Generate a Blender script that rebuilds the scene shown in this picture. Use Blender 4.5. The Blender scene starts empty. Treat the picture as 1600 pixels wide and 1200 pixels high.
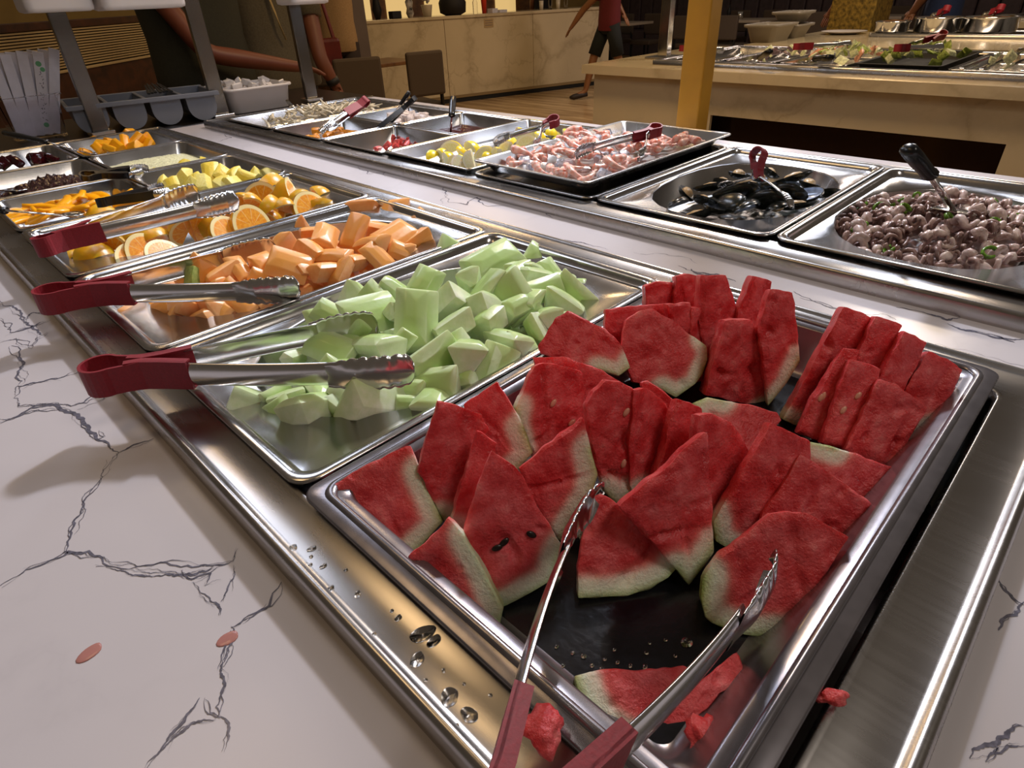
import bpy, bmesh, math, random
from mathutils import Vector as V, Matrix, noise
R = random.Random(7)
sc = bpy.context.scene
col = sc.collection
# ------------------------------------------------------------------ camera
FPX = 948.16
CAM = V((-0.12824, -0.38280, 1.24628))
RT = V((0.69931697, -0.71383294, -0.03739396)).normalized()
FW = V((0.5857626, 0.60226273, -0.54236684)).normalized()
UP = RT.cross(FW).normalized()
cd = bpy.data.cameras.new('camera'); cam = bpy.data.objects.new('camera', cd); col.objects.link(cam)
cd.sensor_width = 36; cd.lens = FPX / 1600 * 36; cd.clip_start = 0.02; cd.clip_end = 60
m = Matrix((RT, UP, -FW)).transposed().to_4x4(); m.translation = CAM
cam.matrix_world = m
sc.camera = cam
# ------------------------------------------------------------------ world + light
w = bpy.data.worlds.new('room_glow'); sc.world = w; w.use_nodes = True
bg = w.node_tree.nodes['Background']; bg.inputs[0].default_value = (1.0, 0.78, 0.58, 1); bg.inputs[1].default_value = 0.075
def area(name, loc, target, sx, sy, power, colr, rotz=0):
    l = bpy.data.lights.new(name, 'AREA'); l.shape = 'RECTANGLE'; l.size = sx; l.size_y = sy
    l.energy = power; l.color = colr
    o = bpy.data.objects.new(name, l); col.objects.link(o); o.location = loc
    d = V(target) - V(loc); o.rotation_euler = d.to_track_quat('-Z', 'Y').to_euler(); return o
COOL = (0.76, 0.83, 1.0); WARM = (1.0, 0.66, 0.32)
area('guard_light', (1.45, 0.60, 2.0), (0.30, 0.15, 0.9), 0.12, 0.8, 3.5, COOL)
sl = bpy.data.lights.new('track_spot', 'SPOT'); sl.energy = 230; sl.color = (0.80, 0.86, 1.0); sl.spot_size = math.radians(66); sl.spot_blend = .6; sl.shadow_soft_size = .09
so = bpy.data.objects.new('track_spot', sl); col.objects.link(so); so.location = (2.35, 1.05, 2.85); so.rotation_euler = (V((0.25, 0.25, 0.9)) - V(so.location)).to_track_quat('-Z', 'Y').to_euler()
area('guard_light', (0.34, 0.95, 1.66), (0.34, 0.93, 0.9), 0.26, 0.6, 2.0, COOL)
area('guard_light', (1.25, 1.75, 1.75), (0.95, 1.5, 0.9), 0.10, 0.9, 4.5, COOL)
area('guard_light', (2.35, 0.10, 1.75), (1.2, 0.1, 0.9), 0.10, 1.0, 2.6, COOL)
area('guard_light', (0.21, 0.10, 1.70), (0.0, -0.1, 0.9), 0.09, 0.16, 0.2, WARM)
area('ceiling_lamp', (-.2, 0.9, 2.7), (-.2, 0.9, 0), 0.5, 0.5, 2.5, WARM)
area('ceiling_lamp', (0.5, -1.15, 2.7), (0.5, -1.0, 0), 0.5, 0.5, 8, (1, .90, .80))  # added neutral fill behind the camera, brightens the slices' front faces
area('ceiling_lamp', (3.3, 3.4, 2.7), (3.3, 3.4, 0), 0.5, 0.5, 15, WARM)
area('ceiling_lamp', (5.2, 4.6, 2.7), (5.4, 5.4, 0), 0.5, 0.5, 13, WARM)
area('ceiling_lamp', (0.6, 2.7, 2.7), (0.6, 3.2, 0.8), 0.5, 0.5, 5, WARM)
area('ceiling_lamp', (2.1, 1.1, 2.7), (2.5, 1.0, 0), 0.4, 0.4, 24, WARM)
area('ceiling_lamp', (4.4, 0.4, 2.7), (4.4, 0.4, 0), 0.6, 0.6, 30, (1, .8, .6))
area('ceiling_lamp', (7.5, 3.0, 2.7), (7.5, 3.0, 0), 0.6, 0.6, 40, (1, .8, .7))
vs = sc.view_settings
sc.display_settings.display_device = 'sRGB'
vs.view_transform = 'Standard'; vs.look = 'None'; vs.gamma = 1; vs.use_curve_mapping = False; vs.exposure = 0.14
# ------------------------------------------------------------------ helpers
def ray(px, py):
    return FW + RT * ((px - 800) / FPX) - UP * ((py - 600) / FPX)
def at(px, py, z):
    d = ray(px, py); return CAM + d * ((z - CAM.z) / d.z)
def aty(px, py, y):
    d = ray(px, py); return CAM + d * ((y - CAM.y) / d.y)
def atx(px, py, x):
    d = ray(px, py); return CAM + d * ((x - CAM.x) / d.x)
def onplane(px, py, p, n):
    d = ray(px, py); return CAM + d * ((p - CAM).dot(n) / d.dot(n))
def mpp(p):                                   # metres per pixel at point p
    return (p - CAM).dot(FW) / FPX
def mesh(name, vs_, fs, mat=None, smooth=False, mats=None, fm=None):
    me = bpy.data.meshes.new(name); me.from_pydata([tuple(v) for v in vs_], [], fs)
    for mm in (mats or ([mat] if mat else [])): me.materials.append(mm)
    if fm: me.polygons.foreach_set('material_index', fm)
    if smooth: me.polygons.foreach_set('use_smooth', [True] * len(me.polygons))
    me.update(); return me
def tag(o, label=None, cat=None, group=None, kind=None):
    if label: o['label'] = label
    if cat: o['category'] = cat
    if group: o['group'] = group
    if kind: o['kind'] = kind
    return o
def thing(name, loc, label, cat, group=None, rz=0):
    o = bpy.data.objects.new(name, None); col.objects.link(o); o.location = loc; o.rotation_euler[2] = rz
    o.empty_display_size = .05
    return tag(o, label, cat, group)
def rootloc(p):
    l = V((0, 0, 0))
    while p: l += p.location; p = p.parent
    return l
def ob(name, vs_, fs, mat=None, parent=None, smooth=False, org=None, mats=None, fm=None):
    """vertices in world space; stored relative to the parent's base (or org)"""
    if parent is not None: o0 = rootloc(parent)
    elif org is not None: o0 = V(org)
    else: o0 = V((0, 0, 0))
    me = mesh(name, [V(v) - o0 for v in vs_], fs, mat, smooth, mats, fm)
    o = bpy.data.objects.new(name, me); col.objects.link(o)
    if parent is not None: o.parent = parent
    else: o.location = o0
    return o
def bmob(name, bm, mat, parent=None, smooth=False, org=None, mats=None):
    vs_ = [v.co.copy() for v in bm.verts]
    for i, v in enumerate(bm.verts): v.index = i
    fs = [[v.index for v in f.verts] for f in bm.faces]; fm = [f.material_index for f in bm.faces]
    bm.free(); return ob(name, vs_, fs, mat, parent, smooth, org, mats, fm)
def mbx():
    return ([], [])
def addm(acc, vs_, fs):
    n = len(acc[0]); acc[0].extend(vs_); acc[1].extend([[i + n for i in f] for f in fs]); return acc
def box(x0, x1, y0, y1, z0, z1, b=0.0):
    """box with bevelled edges (chamfer b)"""
    if b <= 0:
        vs_ = [V((x, y, z)) for z in (z0, z1) for y in (y0, y1) for x in (x0, x1)]
        return vs_, [[0, 2, 3, 1], [4, 5, 7, 6], [0, 1, 5, 4], [2, 6, 7, 3], [0, 4, 6, 2], [1, 3, 7, 5]]
    bm = bmesh.new(); bmesh.ops.create_cube(bm, size=1)
    for v in bm.verts:
        v.co = V(((x0 + x1) / 2 + v.co.x * (x1 - x0), (y0 + y1) / 2 + v.co.y * (y1 - y0), (z0 + z1) / 2 + v.co.z * (z1 - z0)))
    bmesh.ops.bevel(bm, geom=bm.edges[:], offset=b, segments=2, affect='EDGES', profile=.5)
    for i, v in enumerate(bm.verts): v.index = i
    r = [v.co.copy() for v in bm.verts], [[v.index for v in f.verts] for f in bm.faces]
    bm.free(); return r
def xf(vf, M):
    return [M @ v for v in vf[0]], vf[1]
def frame_mat(o, xd, zd=None):
    x = V(xd).normalized(); z = V(zd) if zd is not None else V((0, 0, 1))
    y = z.cross(x)
    if y.length < 1e-5: y = V((0, 1, 0)).cross(x)
    y.normalize(); z = x.cross(y)
    mm = Matrix((x, y, z)).transposed().to_4x4(); mm.translation = V(o); return mm
def loft(loops, close_first=False, close_last=False, cyc=True):
    n = len(loops[0]); vs_ = [v for l in loops for v in l]; fs = []
    for k in range(len(loops) - 1):
        for i in range(n if cyc else n - 1):
            j = (i + 1) % n; fs.append([k * n + i, k * n + j, (k + 1) * n + j, (k + 1) * n + i])
    if close_first: fs.append(list(range(n))[::-1])
    if close_last: fs.append([(len(loops) - 1) * n + i for i in range(n)])
    return vs_, fs
def tube(pts, rad, n=8, caps=True, flat=1.0, up=None):
    """tube along points; rad number or list"""
    pts = [V(p) for p in pts]; loops = []
    up = V(up) if up else V((0, 0, 1))
    for i, p in enumerate(pts):
        t = (pts[min(i + 1, len(pts) - 1)] - pts[max(i - 1, 0)]).normalized()
        s = t.cross(up)
        if s.length < 1e-3: s = t.cross(V((1, 0, .1)))
        s.normalize(); q = s.cross(t); r = rad[i] if isinstance(rad, (list, tuple)) else rad
        loops.append([p + s * (r * math.cos(a)) + q * (r * flat * math.sin(a)) for a in [2 * math.pi * k / n for k in range(n)]])
    return loft(loops, caps, caps)
def lathe(prof, n=24, c=(0, 0, 0), cap=True):
    c = V(c); loops = [[c + V((r * math.cos(2 * math.pi * k / n), r * math.sin(2 * math.pi * k / n), z)) for k in range(n)] for r, z in prof]
    return loft(loops, cap, cap)
def rrect(x0, x1, y0, y1, z, r, n=6):
    """rounded rectangle loop of 4*(n+1)*2 points, evenly spread so that it lofts onto an ellipse"""
    pts = []
    for cx, cy, a0 in ((x1 - r, y1 - r, 0), (x0 + r, y1 - r, 90), (x0 + r, y0 + r, 180), (x1 - r, y0 + r, 270)):
        for k in range(n + 1):
            a = math.radians(a0 + 90 * k / n); pts.append(V((cx + r * math.cos(a), cy + r * math.sin(a), z)))
    out = []
    L = len(pts)
    for i in range(L):
        a, b = pts[i], pts[(i + 1) % L]; out.append(a)
        if i % (n + 1) == n:
            for k in (1, 2, 3, 4, 5): out.append(a.lerp(b, k / 6))
    return out
def ellipse_like(loop, cx, cy, a, b, z, p=2.0):
    o = []
    for v in loop:
        # superellipse point in the same angular direction (in normalised space)
        x, y = (v.x - cx) / a, (v.y - cy) / b; t = math.atan2(y, x)
        ct, st = math.cos(t), math.sin(t); k = (abs(ct) ** p + abs(st) ** p) ** (-1 / p)
        o.append(V((cx + a * k * ct, cy + b * k * st, z)))
    return o
def cp(o, loc=None, rot=None, scale=None, parent=None):
    c = o.copy(); col.objects.link(c)
    if parent is not None: c.parent = parent
    if loc is not None: c.location = loc
    if rot is not None: c.rotation_euler = rot
    if scale is not None: c.scale = scale
    for ch in list(o.children): cp(ch, parent=c)
    return c
# ------------------------------------------------------------------ materials
def srgb(h):
    h = h.lstrip('#'); c = [int(h[i:i + 2], 16) / 255 for i in (0, 2, 4)]
    return tuple(((x / 12.92) if x <= .04045 else ((x + .055) / 1.055) ** 2.4) for x in c) + (1,)
class NM:
    def __init__(s, name):
        s.m = bpy.data.materials.new(name); s.m.use_nodes = True; s.nt = s.m.node_tree
        s.b = s.nt.nodes['Principled BSDF']; s.out = s.nt.nodes['Material Output']
    def n(s, t, **k):
        x = s.nt.nodes.new(t)
        for a, v in k.items():
            if a in x.bl_rna.properties: setattr(x, a, v)
        return x
    def l(s, a, b): s.nt.links.new(a, b)
    def coord(s, kind='Object', scale=(1, 1, 1)):
        t = s.n('ShaderNodeTexCoord'); mp = s.n('ShaderNodeMapping'); mp.inputs['Scale'].default_value = scale
        s.l(t.outputs[kind], mp.inputs['Vector']); return mp.outputs['Vector']
    def noise(s, v, scale, detail=3, rough=.5, dist=0):
        x = s.n('ShaderNodeTexNoise'); x.inputs['Scale'].default_value = scale; x.inputs['Detail'].default_value = detail
        x.inputs['Roughness'].default_value = rough; x.inputs['Distortion'].default_value = dist
        if v is not None: s.l(v, x.inputs['Vector'])
        return x
    def ramp(s, fac, stops):
        x = s.n('ShaderNodeValToRGB'); e = x.color_ramp.elements
        while len(e) < len(stops): e.new(.5)
        for i, (p, c) in enumerate(stops): e[i].position = p; e[i].color = c if len(c) == 4 else tuple(c) + (1,)
        s.l(fac, x.inputs[0]); return x.outputs[0]
    def mix(s, fac, a, b, mode='MIX'):
        x = s.n('ShaderNodeMix'); x.data_type = 'RGBA'; x.blend_type = mode
        for sock, v in ((x.inputs[0], fac), (x.inputs[6], a), (x.inputs[7], b)):
            if hasattr(v, 'is_linked') or hasattr(v, 'links'): s.l(v, sock)
            else: sock.default_value = v
        return x.outputs[2]
    def math(s, op, a, b=0.0, c=0.0, clamp=False):
        x = s.n('ShaderNodeMath'); x.operation = op; x.use_clamp = clamp
        for sock, v in zip(x.inputs, (a, b, c)):
            if hasattr(v, 'links'): s.l(v, sock)
            else: sock.default_value = v
        return x.outputs[0]
    def bump(s, h, strength=.2, dist=.001):
        x = s.n('ShaderNodeBump'); x.inputs['Strength'].default_value = strength; x.inputs['Distance'].default_value = dist
        s.l(h, x.inputs['Height']); s.l(x.outputs[0], s.b.inputs['Normal'])
    def set(s, **k):
        for a, v in k.items():
            i = s.b.inputs[a.replace('_', ' ')]
            if hasattr(v, 'links'): s.l(v, i)
            else: i.default_value = v
        return s
def simple(name, c, rough=.5, metal=0, nscale=0, namp=.15, bump=0, **k):
    m = NM(name); c = srgb(c) if isinstance(c, str) else c
    m.set(Roughness=rough, Metallic=metal, **k)
    if nscale:
        nn = m.noise(m.coord(), nscale, 4)
        d = tuple(x * (1 - namp * 1.6) for x in c[:3]) + (1,); e = tuple(min(1, x * (1 + namp)) for x in c[:3]) + (1,)
        m.set(Base_Color=m.ramp(nn.outputs[0], [(.3, d), (.7, e)]))
        if bump: m.bump(nn.outputs[0], bump, .002)
    else: m.set(Base_Color=c)
    return m.m
def steel(name, base=(.44, .42, .405, 1), rough=.26, scr=(3, 260, 3), bstr=.008):
    m = NM(name); v = m.coord('Object', scr); n1 = m.noise(v, 1.0, 3); v2 = m.coord('Object'); n2 = m.noise(v2, 9, 4)
    rr = m.math('MULTIPLY_ADD', n1.outputs[0], .06, rough - .03); rr = m.math('MULTIPLY_ADD', n2.outputs[0], .16, m.math('SUBTRACT', rr, .08))
    m.set(Base_Color=base, Metallic=1, Roughness=rr); m.bump(n1.outputs[0], bstr, .0006); return m.m
M = {}
M['steel'] = steel('brushed_steel', scr=(260, 3, 3))
M['steel_x'] = steel('brushed_steel_pan', (.56, .55, .545, 1), rough=.2, scr=(4, 160, 4), bstr=.03)
M['steel_old'] = steel('worn_pan_steel', (.48, .47, .46, 1), .28, (30, 30, 30), .06)
M['tong'] = steel('tong_steel', (.68, .68, .69, 1), .2, (12, 12, 300), .02)
M['chrome'] = steel('polished_steel', (.75, .74, .72, 1), .14, (20, 20, 20), .01)
M['silver_plastic'] = simple('silver_plastic', '#a9adbb', .32, .35, 60, .05)
M['red_grip'] = simple('red_vinyl', '#860e20', .55, 0, 500, .1, .12)
M['black_grip'] = simple('black_plastic', '#101012', .25)
M['black'] = simple('black_matte', '#0b0b0d', .6)
def marble(name, base, vein, scale=1.0, amt=1.0, rough=.14, broad=0.0):
    m = NM(name); co = m.coord('Object', (scale,) * 3); d = m.noise(co, 3.2, 6, .62)
    dv = m.n('ShaderNodeVectorMath', operation='SUBTRACT'); m.l(d.outputs[1], dv.inputs[0]); dv.inputs[1].default_value = (.5, .5, .5)
    sv = m.n('ShaderNodeVectorMath', operation='SCALE'); m.l(dv.outputs[0], sv.inputs[0]); sv.inputs['Scale'].default_value = .5
    ad = m.n('ShaderNodeVectorMath', operation='ADD'); m.l(co, ad.inputs[0]); m.l(sv.outputs[0], ad.inputs[1])
    vo = m.n('ShaderNodeTexVoronoi', feature='DISTANCE_TO_EDGE'); vo.inputs['Scale'].default_value = 3.0; m.l(ad.outputs[0], vo.inputs['Vector'])
    msk = m.noise(co, 2.1, 2); mk = m.ramp(msk.outputs[0], [(.46, (0, 0, 0, 1)), (.6, (1, 1, 1, 1))])
    ln = m.ramp(vo.outputs['Distance'], [(0, (1, 1, 1, 1)), (.012, (.55, .55, .55, 1)), (.05, (0, 0, 0, 1))])
    f = m.math('MULTIPLY', ln, mk); f = m.math('MULTIPLY', f, amt)
    cloud = m.noise(co, 1.3, 5, .6)
    b2 = tuple(x * .9 for x in base[:3]) + (1,)
    bc = m.ramp(cloud.outputs[0], [(.35, b2), (.65, base)])
    if broad:
        v2 = m.n('ShaderNodeTexVoronoi', feature='DISTANCE_TO_EDGE'); v2.inputs['Scale'].default_value = 1.1; m.l(ad.outputs[0], v2.inputs['Vector'])
        l2 = m.ramp(v2.outputs['Distance'], [(0, (1, 1, 1, 1)), (.03, (.5, .5, .5, 1)), (.09, (0, 0, 0, 1))])
        bc = m.mix(m.math('MULTIPLY', l2, broad), bc, tuple(vein))
    m.set(Base_Color=m.mix(f, bc, tuple(vein)), Roughness=rough, Specular_IOR_Level=.4)
    return m.m
M['marble'] = marble('white_marble', srgb('#d6cfd0'), srgb('#5b5a66'), 1.25, .55)
M['marble_plain'] = marble('white_marble_front', srgb('#cfc9cc'), srgb('#5b5a66'), 1.0, .10, .26)
M['marble_warm'] = marble('cream_marble', srgb('#cdbd9c'), srgb('#7d6a4c'), .9, .35, .12, .32)
M['vein'] = simple('marble_vein', '#6d6b78', .2, 0, 300, .25)
def wood(name, a, b, sc_=(14, 1.5, 14), rough=.4, ns=1.0):
    m = NM(name); co = m.coord('Object', sc_); n = m.noise(co, ns, 6, .6, .4)
    m.set(Base_Color=m.ramp(n.outputs[0], [(.35, srgb(a)), (.65, srgb(b))]), Roughness=rough); m.bump(n.outputs[0], .1, .002); return m.m
M['wood_dark'] = wood('dark_wood', '#2b150a', '#4d2914', (1.2, 14, 14))
M['wood_mid'] = wood('wood_wall', '#5a3a1e', '#7d5630')
M['slat'] = simple('louvre_slat', '#c9b48a', .3, .3)
# ------------------------------------------------------------------ fruit materials
def melon_mat(name, name_attr='rd'):
    m = NM(name); a = m.n('ShaderNodeAttribute'); a.attribute_name = 'rd'
    co = m.coord('Object'); n1 = m.noise(co, 45, 5, .6); n2 = m.noise(co, 420, 3, .6); n3 = m.noise(co, 14, 3)
    d = m.math('MULTIPLY_ADD', n1.outputs[0], .006, m.math('ADD', a.outputs['Fac'], -.003))
    fac = m.math('DIVIDE', d, .03, clamp=True)
    red = m.ramp(n1.outputs[0], [(.28, srgb('#bf1c26')), (.44, srgb('#dd4246')), (.58, srgb('#ec6468')), (.75, srgb('#f79a94'))])
    red = m.mix(m.ramp(n3.outputs[0], [(.4, (0, 0, 0, 1)), (.7, (.35, .35, .35, 1))]), red, srgb('#9c0c18'))
    red = m.mix(m.ramp(n2.outputs[0], [(.6, (0, 0, 0, 1)), (.75, (.3, .3, .3, 1))]), red, srgb('#f07a78'))
    rind = m.ramp(fac, [(0, srgb('#93a758')), (.05, srgb('#c6d69c')), (.22, srgb('#e9edd4')), (.40, srgb('#f2e4d2')), (.62, srgb('#ea7a72')), (.82, srgb('#d0302f'))])
    mk = m.ramp(fac, [(.45, (0, 0, 0, 1)), (.8, (1, 1, 1, 1))])
    m.set(Base_Color=m.mix(mk, rind, red), Roughness=m.ramp(n1.outputs[0], [(.35, (.28,) * 3), (.65, (.5,) * 3)]))
    m.set(Subsurface_Weight=.25, Subsurface_Scale=.012, Subsurface_Radius=(1, .25, .2), Specular_IOR_Level=.5)
    h = m.math('ADD', m.math('MULTIPLY', n2.outputs[0], .4), n1.outputs[0]); m.bump(h, .75, .004); return m.m
M['melon'] = melon_mat('watermelon_flesh')
def fruit(name, a, b, rind=None, rough=.35, sss=.3, ns=60, axis=2, lo=-1, hi=1, bump=.2):
    """colour varies inside the flesh and, for the side that lay under the rind, along the piece's own axis"""
    m = NM(name); co = m.coord('Object'); n = m.noise(co, ns, 4, .6)
    c = m.ramp(n.outputs[0], [(.3, srgb(a)), (.7, srgb(b))])
    if rind:
        at_ = m.n('ShaderNodeAttribute'); at_.attribute_name = 'rd'
        f = m.ramp(at_.outputs['Fac'], [(0, (1, 1, 1, 1)), (.35, (.6, .6, .6, 1)), (1, (0, 0, 0, 1))]); c = m.mix(f, c, srgb(rind))
    m.set(Base_Color=c, Roughness=rough, Subsurface_Weight=sss, Subsurface_Scale=.01, Subsurface_Radius=(1, .8, .5)); m.bump(n.outputs[0], bump, .0015); return m.m
M['honey'] = fruit('honeydew_flesh', '#dbe9c0', '#f0f6e0', '#b8d684', .3, ns=3)
M['canta'] = fruit('cantaloupe_flesh', '#eda263', '#f5bd86', '#f0a64a', .35, ns=3)
M['pine'] = fruit('pineapple_flesh', '#dfce5a', '#efe695', '#e6c73c', .35, ns=7, bump=.6)
M['mango'] = fruit('mango_flesh', '#f0a010', '#ffbe28', '#f7a600', .3, ns=3)
# ================================================================== SETTING
def struct(name, vf, mat, parent=None):
    o = ob(name, vf[0], vf[1], mat, parent)
    if parent is None: o['kind'] = 'structure'
    return o
M['floor'] = wood('floor_boards', '#8a6c48', '#cdb084', (9, 1.0, 9), .25)
M['wall_tan'] = simple('painted_wall', '#b79a5c', .7, 0, 4, .08)
M['wall_far'] = simple('dark_panel_wall', '#4d3f3c', .6, 0, 6, .2)
fl = struct('floor', box(-3.2, 13, -3.5, 9.5, -.05, 0), M['floor'])
struct('wall_left', box(-3.2, 13, 9.5, 9.6, 0, 3), M['wall_tan'])
struct('wall_right', box(13, 13.1, -3.5, 9.6, 0, 3), M['wall_far'])
# ================================================================== BUFFET COUNTER
ct = thing('buffet_counter', (.45, .4, 0), 'near white marble buffet counter with grey veins, holding two rows of steel pans', 'buffet counter')
acc = mbx()
X0, X1, Y0, Y1 = -.75, 1.4755, -1.25, 2.03
for x0, x1, y0, y1 in ((X0, -.03, Y0, Y1), (.565, .73, Y0, Y1), (1.325, X1, Y0, Y1), (-.03, .565, Y0, -.40), (-.03, .565, 1.95, Y1), (.73, 1.325, Y0, -.72), (.73, 1.325, 1.93, Y1)):
    addm(acc, *box(x0, x1, y0, y1, .855, .894))
ob('countertop', acc[0], acc[1], M['marble_plain'], ct)
ob('base_cabinet', *box(X0 + .05, X1 - .05, Y0 + .05, 2.5, .0, .66), M['wood_dark'], ct)
acc = mbx(); addm(acc, *box(X0 + .04, X0 + .07, Y0 + .04, 2.6, .66, .86)); addm(acc, *box(X1 - .07, X1 - .04, Y0 + .04, 2.6, .66, .86))
addm(acc, *box(X0 + .04, X1 - .04, Y0 + .04, Y0 + .07, .66, .86)); addm(acc, *box(X0 + .04, X1 - .04, 2.56, 2.6, .66, .86))
ob('side_panel', acc[0], acc[1], M['marble_warm'], ct)
o = ob('end_worktop', *box(-.75, X1, 2.03, 2.62, .865, .8975, .003), simple('dark_stone', '#15110f', .3, 0, 30, .2), ct); tag(o, 'dark stone end section')
# flat grey veins laid into the marble
def vein(acc, pts, z, wd, seed):
    rr = random.Random(seed); P = [at(x, y, z) for x, y in pts]
    for it in range(4):
        Q = [P[0]]
        for a, b in zip(P, P[1:]):
            d = b - a; n = V((-d.y, d.x, 0)); Q += [(a + b) / 2 + n * rr.uniform(-.16, .16), b]
        P = Q
        if (P[1] - P[0]).length < .0025: break
    wv = wd; n = len(P); L = []
    for i, p in enumerate(P):
        t = (P[min(i + 1, n - 1)] - P[max(i - 1, 0)]).normalized(); s = V((-t.y, t.x, 0)); wv = max(.25 * wd, min(1.7 * wd, wv + rr.uniform(-.4, .4) * wd))
        e = min(1, .25 + 2.5 * min(i, n - 1 - i) / n); L.append([p + s * wv * e * .5, p - s * wv * e * .5])
    vs_ = [q for l in L for q in l]; addm(acc, vs_, [[2 * i, 2 * i + 2, 2 * i + 3, 2 * i + 1] for i in range(n - 1)])
VEINS = [([(0, 662), (30, 650), (50, 637), (85, 632), (115, 645), (130, 660), (150, 685), (172, 700), (185, 707)], 2.2), ([(22, 622), (30, 605), (60, 597), (95, 590), (130, 578)], 1.5),
 ([(30, 605), (35, 595), (28, 580), (30, 558), (18, 540)], 1.4), ([(185, 707), (205, 697), (240, 685)], 1.5), ([(185, 707), (172, 722), (160, 745), (140, 772), (130, 800), (110, 830), (103, 862)], 1.6),
 ([(22, 622), (30, 634), (60, 633), (85, 632)], 1.6), ([(85, 632), (112, 634), (132, 628), (146, 615)], 1.4), ([(120, 640), (140, 632), (165, 622), (182, 617)], 1.2), ([(0, 655), (20, 655), (60, 640), (95, 640)], 1.2),
 ([(0, 915), (40, 890), (100, 868), (105, 862), (160, 872), (240, 882), (310, 885), (331, 884), (365, 875), (369, 856)], 1.5), ([(150, 885), (200, 895), (240, 900), (285, 898), (320, 893), (345, 882)], 1.3),
 ([(301, 909), (316, 927), (339, 944), (342, 961)], 1.2), ([(345, 940), (355, 920), (365, 900), (368, 885)], 1.1), ([(361, 980), (380, 969), (395, 963), (421, 946), (440, 909)], 1.3), ([(285, 890), (300, 905), (330, 895), (320, 915), (345, 905)], 1.1),
 ([(361, 980), (366, 1000), (355, 1025), (345, 1040), (350, 1060), (345, 1085), (342, 1120)], 1.4), ([(361, 985), (352, 1010), (340, 1045)], 1.0), ([(342, 1120), (325, 1115), (320, 1090)], 1.3), ([(335, 1125), (300, 1130), (275, 1150), (255, 1170), (222, 1205)], 1.3),
 ([(312, 1090), (290, 1120), (270, 1145), (250, 1172)], 1.1), ([(342, 1120), (358, 1138), (350, 1175)], 1.2), ([(0, 470), (20, 480), (35, 500), (50, 510), (62, 520), (75, 525)], 1.8), ([(0, 500), (15, 520), (35, 515), (60, 505), (80, 500)], 1.8),
 ([(0, 535), (25, 530), (50, 545), (60, 530), (75, 520)], 1.6), ([(40, 500), (52, 488), (70, 492)], 1.4), ([(150, 688), (162, 682), (155, 672)], 1.2), ([(1560, 985), (1575, 962), (1600, 940)], 1.2), ([(1515, 1185), (1560, 1155), (1600, 1135)], 1.8), ([(1560, 905), (1580, 930), (1600, 945)], 1.2), ([(1540, 1190), (1575, 1165), (1600, 1165)], 1.2)]
VM = [([(1240, 455), (1290, 478), (1330, 487), (1380, 490), (1400, 500)], 1.6), ([(1480, 505), (1530, 520), (1600, 530)], 2.4), ([(1060, 415), (1090, 425), (1120, 428), (1150, 440)], 2), ([(690, 300), (700, 315), (730, 320), (745, 308), (760, 322), (800, 322)], 1.8),
 ([(1400, 480), (1440, 487), (1480, 500), (1500, 497)], 2.4), ([(880, 375), (900, 378), (925, 384), (950, 390)], 2), ([(990, 395), (1010, 398), (1060, 400), (1090, 412)], 1.4), ([(1250, 465), (1350, 500), (1450, 535), (1600, 572)], 1.2), ([(1510, 515), (1550, 522), (1585, 535)], 2.6),
 ([(800, 322), (825, 318), (850, 330), (880, 345)], 1.4), ([(560, 260), (575, 272), (600, 270), (620, 280)], 1.6), ([(330, 213), (350, 210), (362, 215), (340, 222)], 1.4), ([(690, 292), (700, 305), (692, 318)], 1.4), ([(1080, 420), (1100, 430), (1130, 432)], 3)]
acc = mbx(); k = 0
for pts, wd in VEINS:
    vein(acc, pts, .8943, wd * .0011, k); vein(acc, [(x + R.uniform(-4, 4), y + R.uniform(-3, 3)) for x, y in pts], .8944, wd * .0005, k + 100); k += 1
    if len(pts) > 3: vein(acc, [(x + R.uniform(-9, 9), y + R.uniform(-7, 7)) for x, y in pts[1:-1]], .8944, wd * .0003, k + 200)
for pts, wd in VM: vein(acc, pts, .8943, wd * .0012, k); k += 1
o = ob('vein', acc[0], acc[1], M['vein'], ct); o['kind'] = 'stuff'
# ------------------------------------------------------------------ drop-in wells
def well(name, x0, x1, y0, y1, ox0, ox1, oy0, oy1, label):
    t = thing(name, ((x0 + x1) / 2, (y0 + y1) / 2, .894), label, 'pan well', 'steel wells let into the counter')
    Z = .9; pr = [(0, -.006), (0, .012), (.002, .0155), (.005, .017), (.008, .0155), (.010, .0135), (.013, .013)]
    loops = [rrect(x0 + i, x1 - i, y0 + i, y1 - i, Z + h, .006) for i, h in pr]
    loops += [rrect(ox0 - d, ox1 + d, oy0 - d, oy1 + d, Z + h, .02) for d, h in ((.006, .013), (.003, .0155), (0, .0135), (-.001, .006))]
    vs_, fs = loft(loops); o = ob('flange', vs_, fs, M['steel'], t, True)
    L = [rrect(ox0 + .001, ox1 - .001, oy0 + .001, oy1 - .001, z, .02) for z in (Z + .006, Z - .17)]
    vs_, fs = loft(L, False, True); ob('well_liner', vs_, fs, M['steel_old'], t); return t
well('pan_well', -.042, .583, -.417, 1.963, .006, .524, -.368, 1.925, 'near steel pan well with the fruit pans, its wide flange scratched and wet')
well('pan_well', .716, 1.34, -.74, 1.945, .776, 1.292, -.372, 1.895, 'far steel pan well with the seafood pans, behind the marble strip')
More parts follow.
